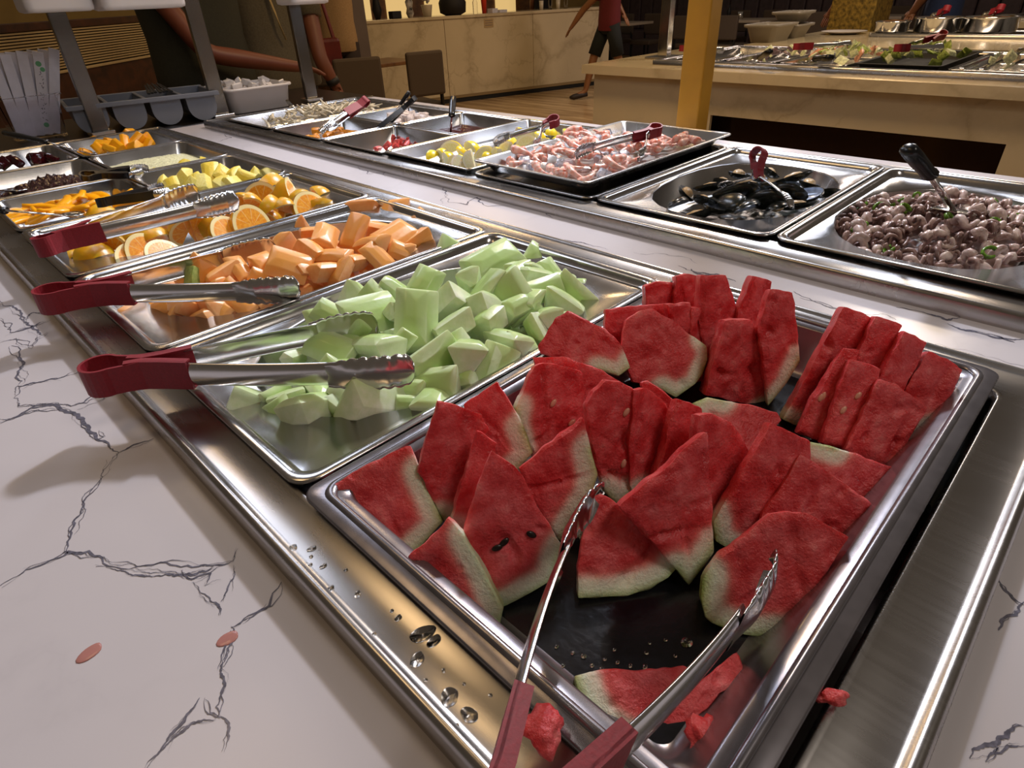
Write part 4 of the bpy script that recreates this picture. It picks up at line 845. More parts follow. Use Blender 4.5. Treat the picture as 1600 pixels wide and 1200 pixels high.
def spoon(h0, h1, tip, label, name='serving_spoon', bowl=.022, hr=.008, rr_=.0035, flatb=False, solid=None):
    h0, h1, tip = V(h0), V(h1), V(tip); t = thing(name, V((tip.x, tip.y, min(tip.z, h0.z))), label, 'spoon' if not flatb else 'turner')
    d = (h1 - h0).normalized(); ob('grip', *tube([h0, h0 + d * .004, h0.lerp(h1, .4), h0.lerp(h1, .93), h1], [hr * .7, hr, hr * 1.05, hr * .9, hr * 1.05], 10, True, .75), M[solid or 'black_grip'], t, True)
    ob('stem', *tube([h1, h1.lerp(tip, .5), tip], rr_, 8, True, .5), M['chrome'], t, True)
    d2 = (tip - h1).normalized(); fm = frame_mat(tip, V((d2.x, d2.y, -.12)), (0, 0, 1))
    if flatb: vs_, fs = box(-.01, .075, -.032, .032, -.001, .001, .0008)
    else:
        L = [[V((bowl * 1.2 * math.cos(a) * r + bowl * 1.1, bowl * math.sin(a) * r, -(1 - r * r) * bowl * .45 + dz)) for a in [2 * math.pi * i / 16 for i in range(16)]] for r, dz in ((.08, 0), (.5, 0), (.8, 0), (1, 0), (1.03, .001), (.8, .0015), (.5, .0015), (.08, .0015))]; vs_, fs = loft(L, True, True)
    ob('blade' if flatb else 'bowl', *xf((vs_, fs), fm), M['chrome'], t, True); return t
spoon(T(1418, 232, 1.06), T(1452, 272, 1.02), T(1490, 330, .925), 'turner with a black holed handle leaning in the squid pan', 'turner', hr=.0125, rr_=.006, flatb=True)
spoon(T(708, 152, .985), T(706, 180, .95), T(704, 208, .885), 'ladle with a black handle standing upright in the chilli sauce', 'ladle', .02, .010)
spoon(T(640, 143, 1.0), T(626, 163, .965), T(606, 190, .90), 'black handled spoon leaning in the octopus pan', 'serving_spoon', .018, .009)
spoon(T(6, 207, .975), T(74, 222, .955), T(140, 240, .905), 'black handled spoon lying across the dark red jelly and mango jelly pans', 'serving_spoon', .018, .009)
spoon(T(-60, 318, .95), T(8, 329, .94), T(98, 336, .912), 'steel spoon with a black handle end in the mango slices', 'serving_spoon', .016, .009, .004)
spoon(T(-90, 292, .95), T(-30, 296, .94), T(24, 299, .90), 'steel spoon in the lychee jelly at the left picture edge', 'serving_spoon', .02, .008, .004)
spoon(T(448, 157, .96), T(458, 167, .945), T(470, 178, .92), 'steel handled spoon stuck in the seafood salad', 'serving_spoon', .016, .006, .004, solid='chrome')
# ------------------------------------------------------------------ droplets, juice, crumbs
M['water'] = simple('water', (1, 1, 1, 1), .02, 0, Transmission_Weight=1.0, IOR=1.33)
M['juice'] = simple('juice', '#d99a90', .06, 0, Transmission_Weight=.4, IOR=1.33)
def drop(x, y, z, rpx, asp, ang, label='clear water drop on the steel flange beside the watermelon tray', mat='water', name='water_drop', grp='water drops on the steel flange', hgt=.07):
    p = at(x, y, z); r = rpx * mpp(p); vs_ = []; rr = random.Random(int(x * 7 + y)); L = []
    ph = rr.uniform(0, 6)
    for k in range(6):
        q = math.pi / 2 * k / 5; L.append([V((p.x + (math.cos(a) * math.cos(ang) * asp - math.sin(a) * math.sin(ang)) * r * math.cos(q) * (1 + .14 * math.sin(2 * a + ph) + .08 * math.sin(3 * a)), p.y + (math.cos(a) * math.sin(ang) * asp + math.sin(a) * math.cos(ang)) * r * math.cos(q) * (1 + .14 * math.sin(2 * a + ph)), p.z + math.sin(q) * r * hgt)) for a in [2 * math.pi * i / 18 for i in range(18)]])
    o = ob(name, *loft(L, True, True), M[mat], None, True, p); tag(o, label, name.replace('_', ' '), grp); return o
for x, y, r_, a_, an in [(660,990,12,1.9,-.5),(678,1001,9,1.3,.2),(652,1030,9,1.7,.3),(702,1088,14,1.1,-.9),(733,1116,11,1.4,-1),(457,856,6,1.4,0),(487,857,5,1.4,0),(515,921,6,1.3,.2),(559,928,5,1.3,.6),(622,965,5,1.2,.4),(486,869,3,1,0),(505,884,4,1.5,.3),(485,882,3,1,0),(540,890,3,1,0),(585,990,3,1.2,0),(612,954,3,1,0),(665,1062,3,1,0),(693,1047,3,1,0),(714,1134,4,1,0),(766,1086,3,1,0),(725,1068,2.5,1,0)]:
    drop(x, y, .9135, r_, a_, an)
for x, y, r_ in [(1050,1062,9),(1073,1004,8),(1060,1048,3),(1080,1046,3),(1030,1056,3.5),(1008,1042,4),(985,1040,3),(965,1035,3),(940,1045,3),(912,1025,4),(925,1040,3),(905,1060,3),(895,1020,3),(1010,1020,3),(1040,1000,2.5),(960,1015,2.5),(1000,1060,3),(890,1085,5),(880,1040,3),(1015,1005,2),(870,1010,3),(945,1030,2.5),(975,1048,3),(900,1100,4),(1055,1025,2.5),(862,1062,3)]:
    drop(x, y, .8765, r_, 1.2, .4, 'tiny clear drop on the black tray floor', 'water', 'water_drop', 'drops on the black tray floor', .5)
drop(140, 1020, .8942, 14, 1.25, .5, 'pinkish juice drop on the white marble, left one', 'juice', 'juice_drop', None, .12)
drop(356, 998, .8942, 13, 1.2, .3, 'pinkish juice drop on a grey vein of the marble, near the steel flange', 'juice', 'juice_drop', None, .12)
def crumb(x, y, z, rpx, asp, rot, label, seed):
    p = at(x, y, z); r = rpx * mpp(p); bm = bmesh.new(); bmesh.ops.create_icosphere(bm, subdivisions=3, radius=1)
    for v in bm.verts: v.co *= 1 + noise.noise(v.co * 1.3 + V((seed, 0, 0))) * .55 + noise.noise(v.co * 3.5 + V((seed, 3, 0))) * .25
    mt = Matrix.Translation(p) @ Matrix.Rotation(rot, 4, 'Z'); vs_ = [mt @ V((v.co.x * r * asp, v.co.y * r, v.co.z * r * .6)) for v in bm.verts]; fs = [[v.index for v in f.verts] for f in bm.faces]; bm.free()
    o = ob('watermelon_crumb', vs_, fs, M['melon'], None, True, p); a_ = o.data.attributes.new('rd', 'FLOAT', 'POINT'); a_.data.foreach_set('value', [.06] * len(vs_)); tag(o, label, 'watermelon crumb')
crumb(850, 1140, .938, 30, 1.2, .9, 'torn lump of watermelon on the tray rim beside the left red grip', 2)
crumb(1300, 1088, .922, 13, 1.7, -.9, 'small watermelon scrap on the right steel flange', 5)
crumb(1098, 1150, .888, 24, 1.2, .5, 'dark red watermelon lump in the front corner of the tray', 8)
# ================================================================== THINGS AT THE COUNTER END
def solid(name, vf, mat, label=None, cat=None, group=None, smooth=False, parent=None):
    xs = vf[0]; c = sum(xs, V()) / len(xs); c.z = min(v.z for v in xs)
    if isinstance(mat, str): mat = M[mat]
    o = ob(name, vf[0], vf[1], mat, parent, smooth, None if parent else c); 
    if label: tag(o, label, cat, group)
    return o
M['white_pl'] = simple('white_plastic', '#cfc9c6', .35, 0, 3, .04); M['grey_pl'] = simple('grey_plastic', '#6c7079', .4, 0, 3, .08); M['paper'] = simple('white_paper', '#c9c6cf', .7, 0, 30, .06)
M['print_green'] = simple('green_print', '#5f9c70', .7); M['print_grey'] = simple('grey_print', '#5b5861', .7); M['clear'] = simple('clear_acrylic', '#f4f3f6', .03, 0, Transmission_Weight=1.0, IOR=1.04); M['film'] = simple('crumpled_film', '#d8d2cf', .15, 0, 12, .2, .3)
M['post_steel'] = steel('dull_post_steel', (.22, .21, .20, 1), .25, (4, 4, 160), .02)
def sneeze(px, bx, by, w_, s0, s1, sy, label, top=1.95):
    t = thing('sneeze_guard', (bx, by, .9), label, 'food guard', 'steel food guard posts at the counter end')
    ob('post', *box(bx - w_ / 2, bx + w_ / 2, by - .010, by + .012, .912, top, .003), M['post_steel'], t)
    ob('base_plate', *box(bx - w_ * .7, bx + w_ * .7, by - .03, by + .03, .9, .912, .002), M['chrome'], t)
    if s0 is not None:
        a = aty(s0, sy, by - .03); b = aty(s1, sy, by - .03); L = [rrect(a.x + i, b.x - i, by - .16 + i, by - .02 - i, a.z + h, .02) for i, h in ((.012, 0), (.002, .004), (0, .012), (0, .30))]
        o = ob('lamp_housing', *loft(L, True, True), M['white_pl'], t, True); tag(o, 'white lamp housing')
sneeze(150, .440, 2.10, .050, 28, 134, 22, 'leftmost steel post of the food guard, beside the chopsticks')
sneeze(350, .835, 2.07, .052, 144, 272, 18, 'middle steel post of the food guard, between cutlery tray and white tub')
sneeze(488, 1.24, 2.13, .050, 432, 490, 9, 'right steel post of the food guard, behind the white tub')
# chopsticks in paper sleeves in a clear holder
hd = thing('sleeve_holder', (.295, 2.25, .898), 'clear acrylic holder at the counter end, full of paper chopstick sleeves', 'holder')
L = [rrect(.225 - i, .365 + i, 2.20 - i, 2.30 + i, z, .008) for i, z in ((0, .898), (.012, 1.02), (.024, 1.024), (.022, 1.028), (.009, 1.024), (-.003, .905))]
ob('cup', *loft(L, True, True), M['clear'], hd, False)
rr = random.Random(4)
def sleeve(b, tp, lab, txt=False):
    d = tp - b; fm = frame_mat(b, d, V((0, -1, .1)) - d.normalized() * V((0, -1, .1)).dot(d.normalized()))
    t = solid('chopstick_sleeve', xf(box(0, d.length, -.0145, .0145, -.003, .003, .001), fm), 'paper', lab, 'chopsticks', 'paper chopstick sleeves in the clear holder')
    if txt:
        for q, s in ((.86, 1.3), (.80, 1.1), (.12, 1.2)):
            vs_, fs = lathe([(0.0001, 0), (.0062 * s, 0), (.0001, .0003)], 12); ob('green_emblem', *xf(([v + V((d.length * q, .003 * (1 if q > .82 else -4 * (q > .7))*.6, .0031)) for v in vs_], fs), fm), M['print_green'], t)
        acc = mbx(); x = .2
        while x < .76:
            w = rr.uniform(.008, .014)
            for k in range(3):
                a = V((d.length * x + rr.uniform(-w, w) * .4, rr.uniform(-.006, .006), .0032)); b_ = a + V((rr.uniform(-w, w) * .6, rr.uniform(-.005, .005), 0)); n_ = (b_ - a).cross(V((0, 0, 1))).normalized() * .0009; addm(acc, [a + n_, b_ + n_, b_ - n_, a - n_], [[0, 1, 2, 3]])
            x += .062
        ob('lettering', *xf(acc, fm), M['print_grey'], t)
for i in range(13):
    q = i / 12; b = V((.245 + .09 * q, 2.225 + .04 * (i % 3) * .5, .908)); e = aty(-18 + 102 * q, 84 - 8 * q + 3 * (i % 2), 2.21 + .02 * (i % 3)); sleeve(b, e, 'white paper chopstick sleeve standing in the clear holder' if i != 9 else 'frontmost white chopstick sleeve with green emblem and faint vertical lettering', i == 9)
# cutlery tray with four rounded bins
ta = math.radians(-9); tr = thing('cutlery_tray', (.62, 2.20, .898), 'grey cutlery tray with rounded bins between the two left steel posts', 'cutlery tray', None, ta)
TM = Matrix.Translation((.62, 2.20, 0)) @ Matrix.Rotation(ta, 4, 'Z')
def local(vf, t_): return [v - V((0, 0, .898)) for v in vf[0]], vf[1]
def lob(name, vf, mat, par, smooth=False):
    o = bpy.data.objects.new(name, mesh(name, [v - V((0, 0, par.location.z)) for v in vf[0]], vf[1], mat, smooth)); col.objects.link(o); o.parent = par; return o
acc = mbx()
for y0, y1 in ((-.135, -.12), (.12, .135)): addm(acc, *box(-.235, .235, y0, y1, .978, .992, .002))
for x in (-.235, -.121, -.006, .109, .223): addm(acc, *box(x, x + .012, -.12, .12, .980, .990, .002))
lob('rim', acc, M['grey_pl'], tr)
for k in range(4):
    cx_ = -.172 + .1148 * k; r = .048; sec = [(cx_ - r, .984)] + [(cx_ + r * math.cos(a), .947 + r * .98 * math.sin(a)) for a in [math.pi + math.pi * i / 12 for i in range(13)]] + [(cx_ + r, .984)]
    inn = [(cx_ + (x - cx_) * .93, z + .003) for x, z in sec]
    lo_ = [[V((x, y, z)) for x, z in s] for s, y in ((sec, -.118), (sec, .118))]; vs_, fs = loft(lo_, True, True, False); lob('bin', (vs_, fs), M['grey_pl'], tr, False)
for k in range(7):
    a = TM @ V((.02 + .012 * k, -.09 + .01 * (k % 3), 1.00)); b = TM @ V((.04 + .008 * k, .08, 1.012 + .004 * (k % 2))); solid('steak_knife' if k % 2 else 'black_spoon', tube([a, a.lerp(b, .45), b], [.006, .004, .003], 6, True, .5), 'black', 'black utensil lying in the grey cutlery tray', 'utensil', 'black utensils in the cutlery tray')
# white tub with crumpled film
tb = thing('white_tub', (1.005, 2.20, .898), 'white plastic tub of ice under crumpled film, between two steel posts', 'tub')
L = [rrect(.885 - i, 1.135 + i, 2.08 - i, 2.30 + i, z, .03) for i, z in ((-.012, .898), (-.010, .900), (0, .972), (.008, .975), (.010, .979), (.008, .984), (.002, .984), (-.002, .978), (-.010, .91))]
ob('tub_body', *loft(L, True, True), M['white_pl'], tb, True)
acc = mbx(); rr = random.Random(9)
for k in range(46):
    m_ = rr.choice(IC); mt = Matrix.Translation((rr.uniform(.90, 1.12), rr.uniform(2.10, 2.28), .965 + rr.uniform(0, .028))) @ Matrix.Rotation(rr.uniform(0, 6), 4, V((rr.random(), rr.random(), 1))) @ Matrix.Scale(rr.uniform(.012, .02), 4); addm(acc, [mt @ v.co for v in m_.vertices], [list(p.vertices) for p in m_.polygons])
o = solid('crushed_ice', acc, 'film', 'crushed ice under film filling the white tub', 'ice'); o['kind'] = 'stuff'
# yellow post behind the counter
M['gold_post'] = simple('yellow_post', '#c08a22', .45, .15, 6, .12)
yp = thing('yellow_column', (1.52, .545, 0), 'square yellow column rising behind the marble edge near the shrimp tray', 'column')
ob('shaft', *box(1.487, 1.545, .508, .575, .012, 3, .004), M['gold_post'], yp); ob('foot_plate', *box(1.47, 1.565, .49, .60, 0, .012, .002), M['chrome'], yp)
# ================================================================== PARTITION WITH LOUVRES
pa, pb = V((-1.1, 2.34, 0)), V((1.78, 5.22, 0)); pd = (pb - pa); PL = pd.length; PM = frame_mat(pa, pd)
pt = thing('louvred_partition', pa, 'dark wooden partition with pale horizontal louvres, behind the chopsticks', 'partition')
ob('lower_panel', *xf(box(0, PL, 0, .06, 0, .945, .002), PM), M['wood_dark'], pt)
ob('top_rail', *xf(box(0, PL, -.02, .08, 1.165, 1.205, .004), PM), M['wood_dark'], pt)
ob('bottom_rail', *xf(box(0, PL, -.015, .07, .945, .96, .003), PM), M['slat'], pt)
ob('backing', *xf(box(0, PL, .045, .06, .96, 1.165), PM), simple('backing', '#2a160a', .6), pt)
for k in range(14):
    z = .968 + k * .0142; ob('louvre', *xf(box(0, PL, -.012, .03, z, z + .0085, .001), PM), M['slat'], pt)
# window and pillar in the back
pw = aty(503, 12, 9.48); fr_ = struct('window_1', box(pw.x - .55, pw.x + .5, 9.44, 9.5, .65, 2.4), simple('window_frame', '#6b6256', .5))
gl = NM('bright_daylight_pane'); gl.set(Base_Color=(.5, .8, .75, 1), Emission_Color=(.45, .9, .8, 1), Emission_Strength=1.6)
ob('pane', *box(pw.x - .5, pw.x + .45, 9.42, 9.44, .7, 2.35), gl.m, fr_)
p0 = aty(548, 40, 5.6); p1 = aty(574, 40, 5.6); solid('square_pillar', box(p0.x, p1.x, 5.6, 5.85, 0, 3, .01), simple('pillar_paint', '#5d5048', .6, 0, 5, .1), 'grey brown square pillar at the left end of the reception counter', 'pillar')
# ================================================================== RECEPTION COUNTER
ra, rb = V((4.42, 6.93, 0)), V((8.3, 5.87, 0)); RM = frame_mat(ra, rb - ra); RL = (rb - ra).length
rc = thing('reception_counter', ra, 'long cream marble reception counter with tall veins, at the back', 'reception counter')
for k in range(3): ob('front_panel', *xf(box(RL * k / 3 + .003, RL * (k + 1) / 3 - .003, 0, .03, .09, .985, .002), RM), M['marble_warm'], rc)
ob('worktop', *xf(box(-.02, RL + .02, -.02, .55, .985, 1.02, .004), RM), M['marble_warm'], rc)
ob('skirting', *xf(box(0, RL, .01, .05, 0, .055), RM), M['black'], rc); ob('light_strip', *xf(box(0, RL, .0, .03, .055, .09), RM), simple('kick_strip', '#8a7552', .4), rc); ob('carcass', *xf(box(.02, RL - .02, .03, .5, .05, .985), RM), M['wood_dark'], rc)
sg = ob('notice', *xf(box(1.92, 2.06, -.004, 0, .86, .96), RM), simple('beige_notice', '#a98f63', .6), rc); tag(sg, 'small faint notice')
acc = mbx()
for j in range(3):
    for i in range(6): addm(acc, *xf(box(1.935 + i * .019, 1.948 + i * .019, -.0055, -.004, .935 - j * .026, .942 - j * .026), RM))
ob('lettering', acc[0], acc[1], M['print_grey'], sg)
# lit back shelf behind the reception
bs = thing('back_bar', RM @ V((0, 1.6, 0)), 'warm backlit shelf wall behind the reception counter', 'back bar')
lt = NM('warm_backlight'); lt.set(Base_Color=(.8, .6, .3, 1), Emission_Color=(1, .68, .26, 1), Emission_Strength=.55)
ob('back_panel', *xf(box(-.3, RL, 1.9, 1.94, 0, 2.6), RM), M['wood_mid'], bs)
for k in range(6): ob('backlight', *xf(box(.05 + k * .62, .42 + k * .62, 1.87, 1.9, .95, 2.1), RM), lt.m, bs)
ob('shelf', *xf(box(-.3, RL, 1.6, 1.9, .9, .93), RM), M['wood_dark'], bs)
def on_rec(px, py=24): # point on the reception worktop seen at px
    n = RM.to_3x3() @ V((0, 1, 0)); p = onplane(px, py, RM @ V((0, .12, 0)), n); return V((p.x, p.y, 1.02))
def lat(name, p, prof, mat, label, cat, group=None, n=16):
    o = solid(name, lathe([(r, z) for r, z in prof], n, p), mat, label, cat, group, True); return o
M['cup_red'] = simple('red_cup', '#c2321f', .3); M['dark_bag'] = simple('dark_bag', '#16100e', .7, 0, 20, .3, .3); M['ceramic'] = simple('cream_ceramic', '#c9bda6', .3)
p = on_rec(757); lat('red_cup', p, [(.028, 0), (.04, .17), (.042, .18), (.036, .18), (.026, .01)], M['cup_red'], 'red drinks cup on the reception counter', 'cup')
p = on_rec(743); lat('clear_bottle', p, [(.03, 0), (.032, .13), (.014, .17), (.014, .2), (.001, .2)], M['clear'], 'clear bottle beside the red cup on the reception counter', 'bottle')
p = on_rec(708); acc = mbx(); o = solid('dark_bag', lathe([(.10, 0), (.17, .03), (.18, .14), (.13, .24), (.05, .28)], 14, p), M['dark_bag'], 'lumpy dark bag on the reception counter', 'bag', None, True)
p = on_rec(668); o = lat('flower_pot', p, [(.05, 0), (.07, .12), (.072, .13), (.06, .13), (.045, .02)], M['ceramic'], 'pale flower pot with white flowers on the reception counter', 'plant pot')
acc = mbx(); rr = random.Random(2)
for k in range(16):
    q = p + V((rr.uniform(-.07, .07), rr.uniform(-.07, .07), .15 + rr.uniform(0, .12))); bm = bmesh.new(); bmesh.ops.create_icosphere(bm, subdivisions=1, radius=rr.uniform(.018, .03)); addm(acc, [v.co + q for v in bm.verts], [[v.index for v in f.verts] for f in bm.faces]); bm.free()
ob('flowers', acc[0], acc[1], M['white_pl'], o, True)
p = on_rec(641); lat('black_white_vase', p, [(.03, 0), (.05, .05), (.035, .1), (.05, .17), (.02, .22), (.001, .22)], simple('blotched_vase', '#a9a39a', .3, 0, 14, .9), 'small black and white blotched vase on the reception counter', 'vase')
p = on_rec(617); solid('card_terminal', box(p.x - .07, p.x + .07, p.y - .05, p.y + .04, 1.02, 1.10, .008), 'black', 'black card terminal on the reception counter', 'card terminal')
p = on_rec(590); lat('dark_vase', p, [(.03, 0), (.06, .1), (.03, .24), (.035, .3), (.001, .3)], M['black'], 'tall dark vase on the reception counter near the pillar', 'vase')
for k, (x, w_) in enumerate(((783, .07), (770, .05))): p = on_rec(x); solid('paper_stack', box(p.x - w_, p.x + w_, p.y - .05, p.y + .05, 1.02, 1.05 + .02 * k, .002), 'paper', ['low white paper stack beside the red cup', 'higher white paper stack next to the red cup'][k], 'paper')
for k, x in enumerate((846, 860, 872, 884)): p = on_rec(x, 18); lat('drinking_glass', p, [(.025, 0), (.03, .11), (.027, .11), (.022, .01)], M['clear'] if k % 2 else M['ceramic'], 'small glass at the right end of the reception counter', 'glass', 'glasses at the right end of the reception counter')
# ================================================================== TABLE AND CHAIRS
M['chair_fab'] = simple('taupe_fabric', '#4a3d30', .8, 0, 200, .1, .1); M['chair_leg'] = simple('black_leg', '#0d0b0a', .4)
def chair(x, y, rz, label, group='taupe dining chairs', seat=.46, top=.86, w_=.44, name='dining_chair'):
    t = thing(name, (x, y, 0), label, 'chair', group, rz)
    def q(nm, vf, mt): return lob(nm, vf, mt, t)
    q('backrest', box(-w_ / 2, w_ / 2, -.25, -.20, seat + .06, top, .02), M['chair_fab']); q('seat', box(-w_ / 2, w_ / 2, -.20, .22, seat - .07, seat, .02), M['chair_fab'])
    for sx in (-1, 1):
        q('leg', tube([(sx * (w_ / 2 - .03), -.235, 0), (sx * (w_ / 2 - .03), -.215, seat + .1)], [.014, .019], 6), M['chair_leg']); q('leg', tube([(sx * (w_ / 2 - .04), .19, 0), (sx * (w_ / 2 - .04), .18, seat - .06)], [.014, .019], 6), M['chair_leg'])
    return t
chair(3.50, 4.40, math.radians(-12), 'taupe dining chair with its back to the buffet, right one, its leg in view', w_=.34)
chair(2.92, 4.47, math.radians(-20), 'taupe dining chair with its back to the buffet, left one, partly behind the red tongs', w_=.38)
chair(3.3, 5.45, math.radians(165), 'taupe dining chair on the far side of the small table', w_=.40)
tb2 = thing('dining_table', (3.45, 4.95, 0), 'small wooden dining table between the taupe chairs', 'table')
ob('tabletop', *box(2.95, 3.85, 4.72, 5.25, .72, .75, .005), M['wood_mid'], tb2); ob('pedestal', *tube([(3.4, 4.98, .03), (3.4, 4.98, .72)], .035, 10), M['chair_leg'], tb2); ob('foot', *box(3.18, 3.62, 4.8, 5.16, 0, .03, .004), M['chair_leg'], tb2)
# ================================================================== ISLAND COUNTERS
def island(x, y0, y1, dpt, label, wx0, wx1, wy0, wy1, recess):
    t = thing('island_counter', (x + dpt / 2, (y0 + y1) / 2, 0), label, 'buffet counter'); acc = mbx()
    for a in ((x, wx0 + .01, y0, y1), (wx1 - .01, x + dpt, y0, y1), (wx0 + .01, wx1 - .01, wy1 - .01, y1), (wx0 + .01, wx1 - .01, y0, wy0 + .01)): addm(acc, *box(*a, .858, .90))
    ob('worktop', acc[0], acc[1], M['marble_warm'], t)
    for (a, b, z0) in recess: ob('front_panel', *box(x + .05, x + .07, a, b, z0, .858), M['marble_warm'], t)
    ob('end_panel', *box(x + .0705, x + dpt - .05, y1 - .07, y1 - .05, 0, .858), M['marble_warm'], t)
    ob('dark_recess', *box(x + .18, x + dpt - .1, y0 + .1, y1 - .1, 0, .72), simple('recess_panel', '#2a1c12', .18), t)
    L = [rrect(wx0 + i, wx1 - i, wy0 + i, wy1 - i, .9 + h, .01) for i, h in ((0, 0), (0, .02), (.006, .024), (.05, .022), (.052, .012))]; ob('steel_flange', *loft(L), M['steel'], t, True)
    ob('well_floor', *box(wx0 + .02, wx1 - .02, wy0 + .02, wy1 - .02, .84, .852), M['steel_old'], t); return t
island(2.775, -1.6, 1.95, 1.25, 'cream marble island counter of salads across the aisle, with a dark recess below', 2.92, 3.82, -1.4, 1.60, [(1.18, 1.90, 0), (-.02, 1.18, .705), (-1.55, -.02, 0)])
island(4.17, -1.6, 1.72, 1.25, 'second cream marble island counter farther back, carrying grey bins and chafing dishes', 4.9, 5.35, -1.4, 1.2, [(-1.55, 1.67, 0)])
# salad pans on the first island
rr = random.Random(17); GI = 'pans on the salad island'
M['leaf'] = simple('green_leaf', '#a3b557', .5, 0, 3, .4); M['leafp'] = simple('pale_leaf', '#d8dfb5', .5, 0, 3, .3); M['salm'] = simple('salmon_pink', '#e0a184', .4, 0, 3, .3); M['mix'] = simple('onion_purple', '#86707a', .4, 0, 3, .4)
LEAF = [chunk_set('leaf', M[k], 2, 60 + i, .6, .25, False) for i, k in enumerate(('leaf', 'leafp', 'salm', 'mix'))]
def ipan(x0, x1, y0, y1, z, label, mix, n, h=.03, nm='salad_pan', dark=False):
    pan(nm, x0, x1, y0, y1, z, .04, label, mat=M['black'] if dark else M['steel_x'], cr=.02, flange=.01, group=GI)
    for k in range(n):
        u, v = rr.uniform(-1, 1), rr.uniform(-1, 1); s = rr.choice(mix); m_ = LEAF[s][k % 2]; nm2 = ('lettuce_leaf', 'pale_lettuce_leaf', 'salmon_piece', 'onion_piece')[s]
        inst(nm2, m_, V(((x0 + x1) / 2 + u * (x1 - x0) * .36, (y0 + y1) / 2 + v * (y1 - y0) * .36, z - .02 + h * (1 - .4 * u * u - .4 * v * v) + rr.uniform(0, .012))), (rr.uniform(0, 6), rr.uniform(0, 1), rr.uniform(0, 6)), rr.uniform(.016, .03), nm2.replace('_', ' ') + ' heaped in ' + label, nm2.split('_')[-1], nm2.replace('_', ' ') + 's, ' + label)
ipan(2.99, 3.70, 1.25, 1.52, .925, 'the empty looking pan at the left end of the salad island', [3], 0)
ipan(2.99, 3.70, .98, 1.23, .925, 'the purple onion pan of the salad island', [3, 3, 1], 16)
ipan(2.99, 3.70, .66, .96, .925, 'the pale salad pan with salmon on the salad island', [1, 1, 0, 2], 46, .05)
ipan(2.99, 3.70, .30, .63, .935, 'the black salad tray of green leaves on the salad island', [0, 0, 1, 0], 46, .05, 'salad_tray', True)
ipan(2.99, 3.70, -.02, .28, .925, 'the striped steel pan at the right end of the salad island', [1], 3)
for k in range(4): solid('steel_divider_bar', box(3.0, 3.69, .03 + k * .065, .045 + k * .065, .924, .930, .001), 'chrome', 'bright steel bar across the right end pan of the salad island', 'bar', 'steel bars on the salad island')
tg = dict(gh=.03, ah=.022, ch=.03, rl=.016)
tongs(V((3.42, .42, 1.02)), V((3.25, .52, .975)), V((3.28, .47, .97)), 'red handled tongs on the green leaf tray of the salad island, right one', .55, **tg)
tongs(V((3.05, .50, .99)), V((3.3, .38, .975)), V((3.3, .44, .97)), 'red handled tongs at the front of the green leaf tray of the salad island', .3, **tg)
tongs(V((3.06, .93, .985)), V((3.30, .76, .98)), V((3.33, .83, .975)), 'red handled tongs lying on the pale salad of the salad island', .35, **tg)
tongs(V((3.02, 1.50, .97)), V((3.3, 1.4, .94)), V((3.3, 1.45, .94)), 'red handled tongs beside the yellow column on the salad island', .35, **tg)
tongs(V((3.18, .02, 1.0)), V((3.42, .14, .95)), V((3.42, .09, .95)), 'red handled tongs at the right picture edge on the salad island', .5, **tg)
spoon(at(1298, 90, .965), at(1275, 92, .95), at(1262, 96, .92), 'black handled spoon lying on the purple onion pan of the salad island', 'serving_spoon', .03, .018, .006)
spoon(at(1203, 80, .99), at(1188, 90, .955), at(1178, 94, .93), 'black handled spoon leaning in the left pan of the salad island', 'serving_spoon', .03, .016, .006)
# bins and chafing dishes on the second island
def bin_(x0, x1, y0, y1, z0, z1, label):
    L = [rrect(x0 - i, x1 + i, y0 - i, y1 + i, z, .03) for i, z in ((-.03, z0), (-.005, z1 - .02), (.012, z1 - .015), (.014, z1), (0, z1), (-.008, z1 - .02), (-.03, z0 + .01))]
    return solid('grey_bin', loft(L, True, True), M['white_gr'], label, 'bin', 'grey bins on the second island', True)
M['white_gr'] = simple('pale_grey_plastic', '#8f887e', .4, 0, 3, .06)
a, b = at(1195, 61, .9), at(1246, 61, .9); bin_(4.30, 4.62, b.y + .0, a.y, .9, 1.005, 'large pale grey bin at the left end of the second island')
bin_(4.68, 4.95, b.y + .02, b.y + .22, .9, .985, 'smaller grey bin behind the large pale one'); bin_(4.68, 4.95, b.y + .03, b.y + .21, .99, 1.06, 'grey bin stacked on the smaller one')
p = at(1318, 53, .9); lat('serving_plate', V((p.x, p.y, .9)), [(.08, 0), (.15, .018), (.153, .02), (.14, .017), (.001, .006)], M['white_pl'], 'white plate on the second island beside the gold pillar', 'plate', None, 28)
for k, (px, rad) in enumerate(((1392, .10), (1461, .13), (1542, .15))):
    p = at(px, 50, .924); t = thing('chafing_dish', (p.x, p.y, .922), ['small round steel dish, leftmost on the second island', 'middle polished steel chafing dish on the second island', 'largest polished steel chafing dish, right on the second island'][k], 'chafing dish', 'steel dishes on the second island')
    ob('body', *lathe([(rad * .9, 0), (rad, .01), (rad, .055 + .02 * (k > 0)), (rad * 1.06, .06 + .02 * (k > 0)), (rad * 1.06, .068 + .02 * (k > 0)), (rad * .95, .066 + .02 * (k > 0)), (rad * .93, .03), (.001, .028)], 28, (p.x, p.y, .922)), M['chrome'], t, True)
    ob('food', *lathe([(rad * .92, 0), (rad * .6, .02), (.001, .026)], 20, (p.x, p.y, .922 + .05 + .015 * (k > 0))), simple('brown_food', '#6a4a2c', .4, 0, 50, .5, .4), t, True)
    if k: tongs(V((p.x - .06, p.y - .05, 1.06)), V((p.x + .06, p.y + .07, 1.005)), V((p.x + .07, p.y + .03, 1.0)), ['', 'red handled tongs on the middle chafing dish', 'red handled tongs on the largest chafing dish'][k], .6, gh=.035, ah=.02, ch=.03, rl=.02)
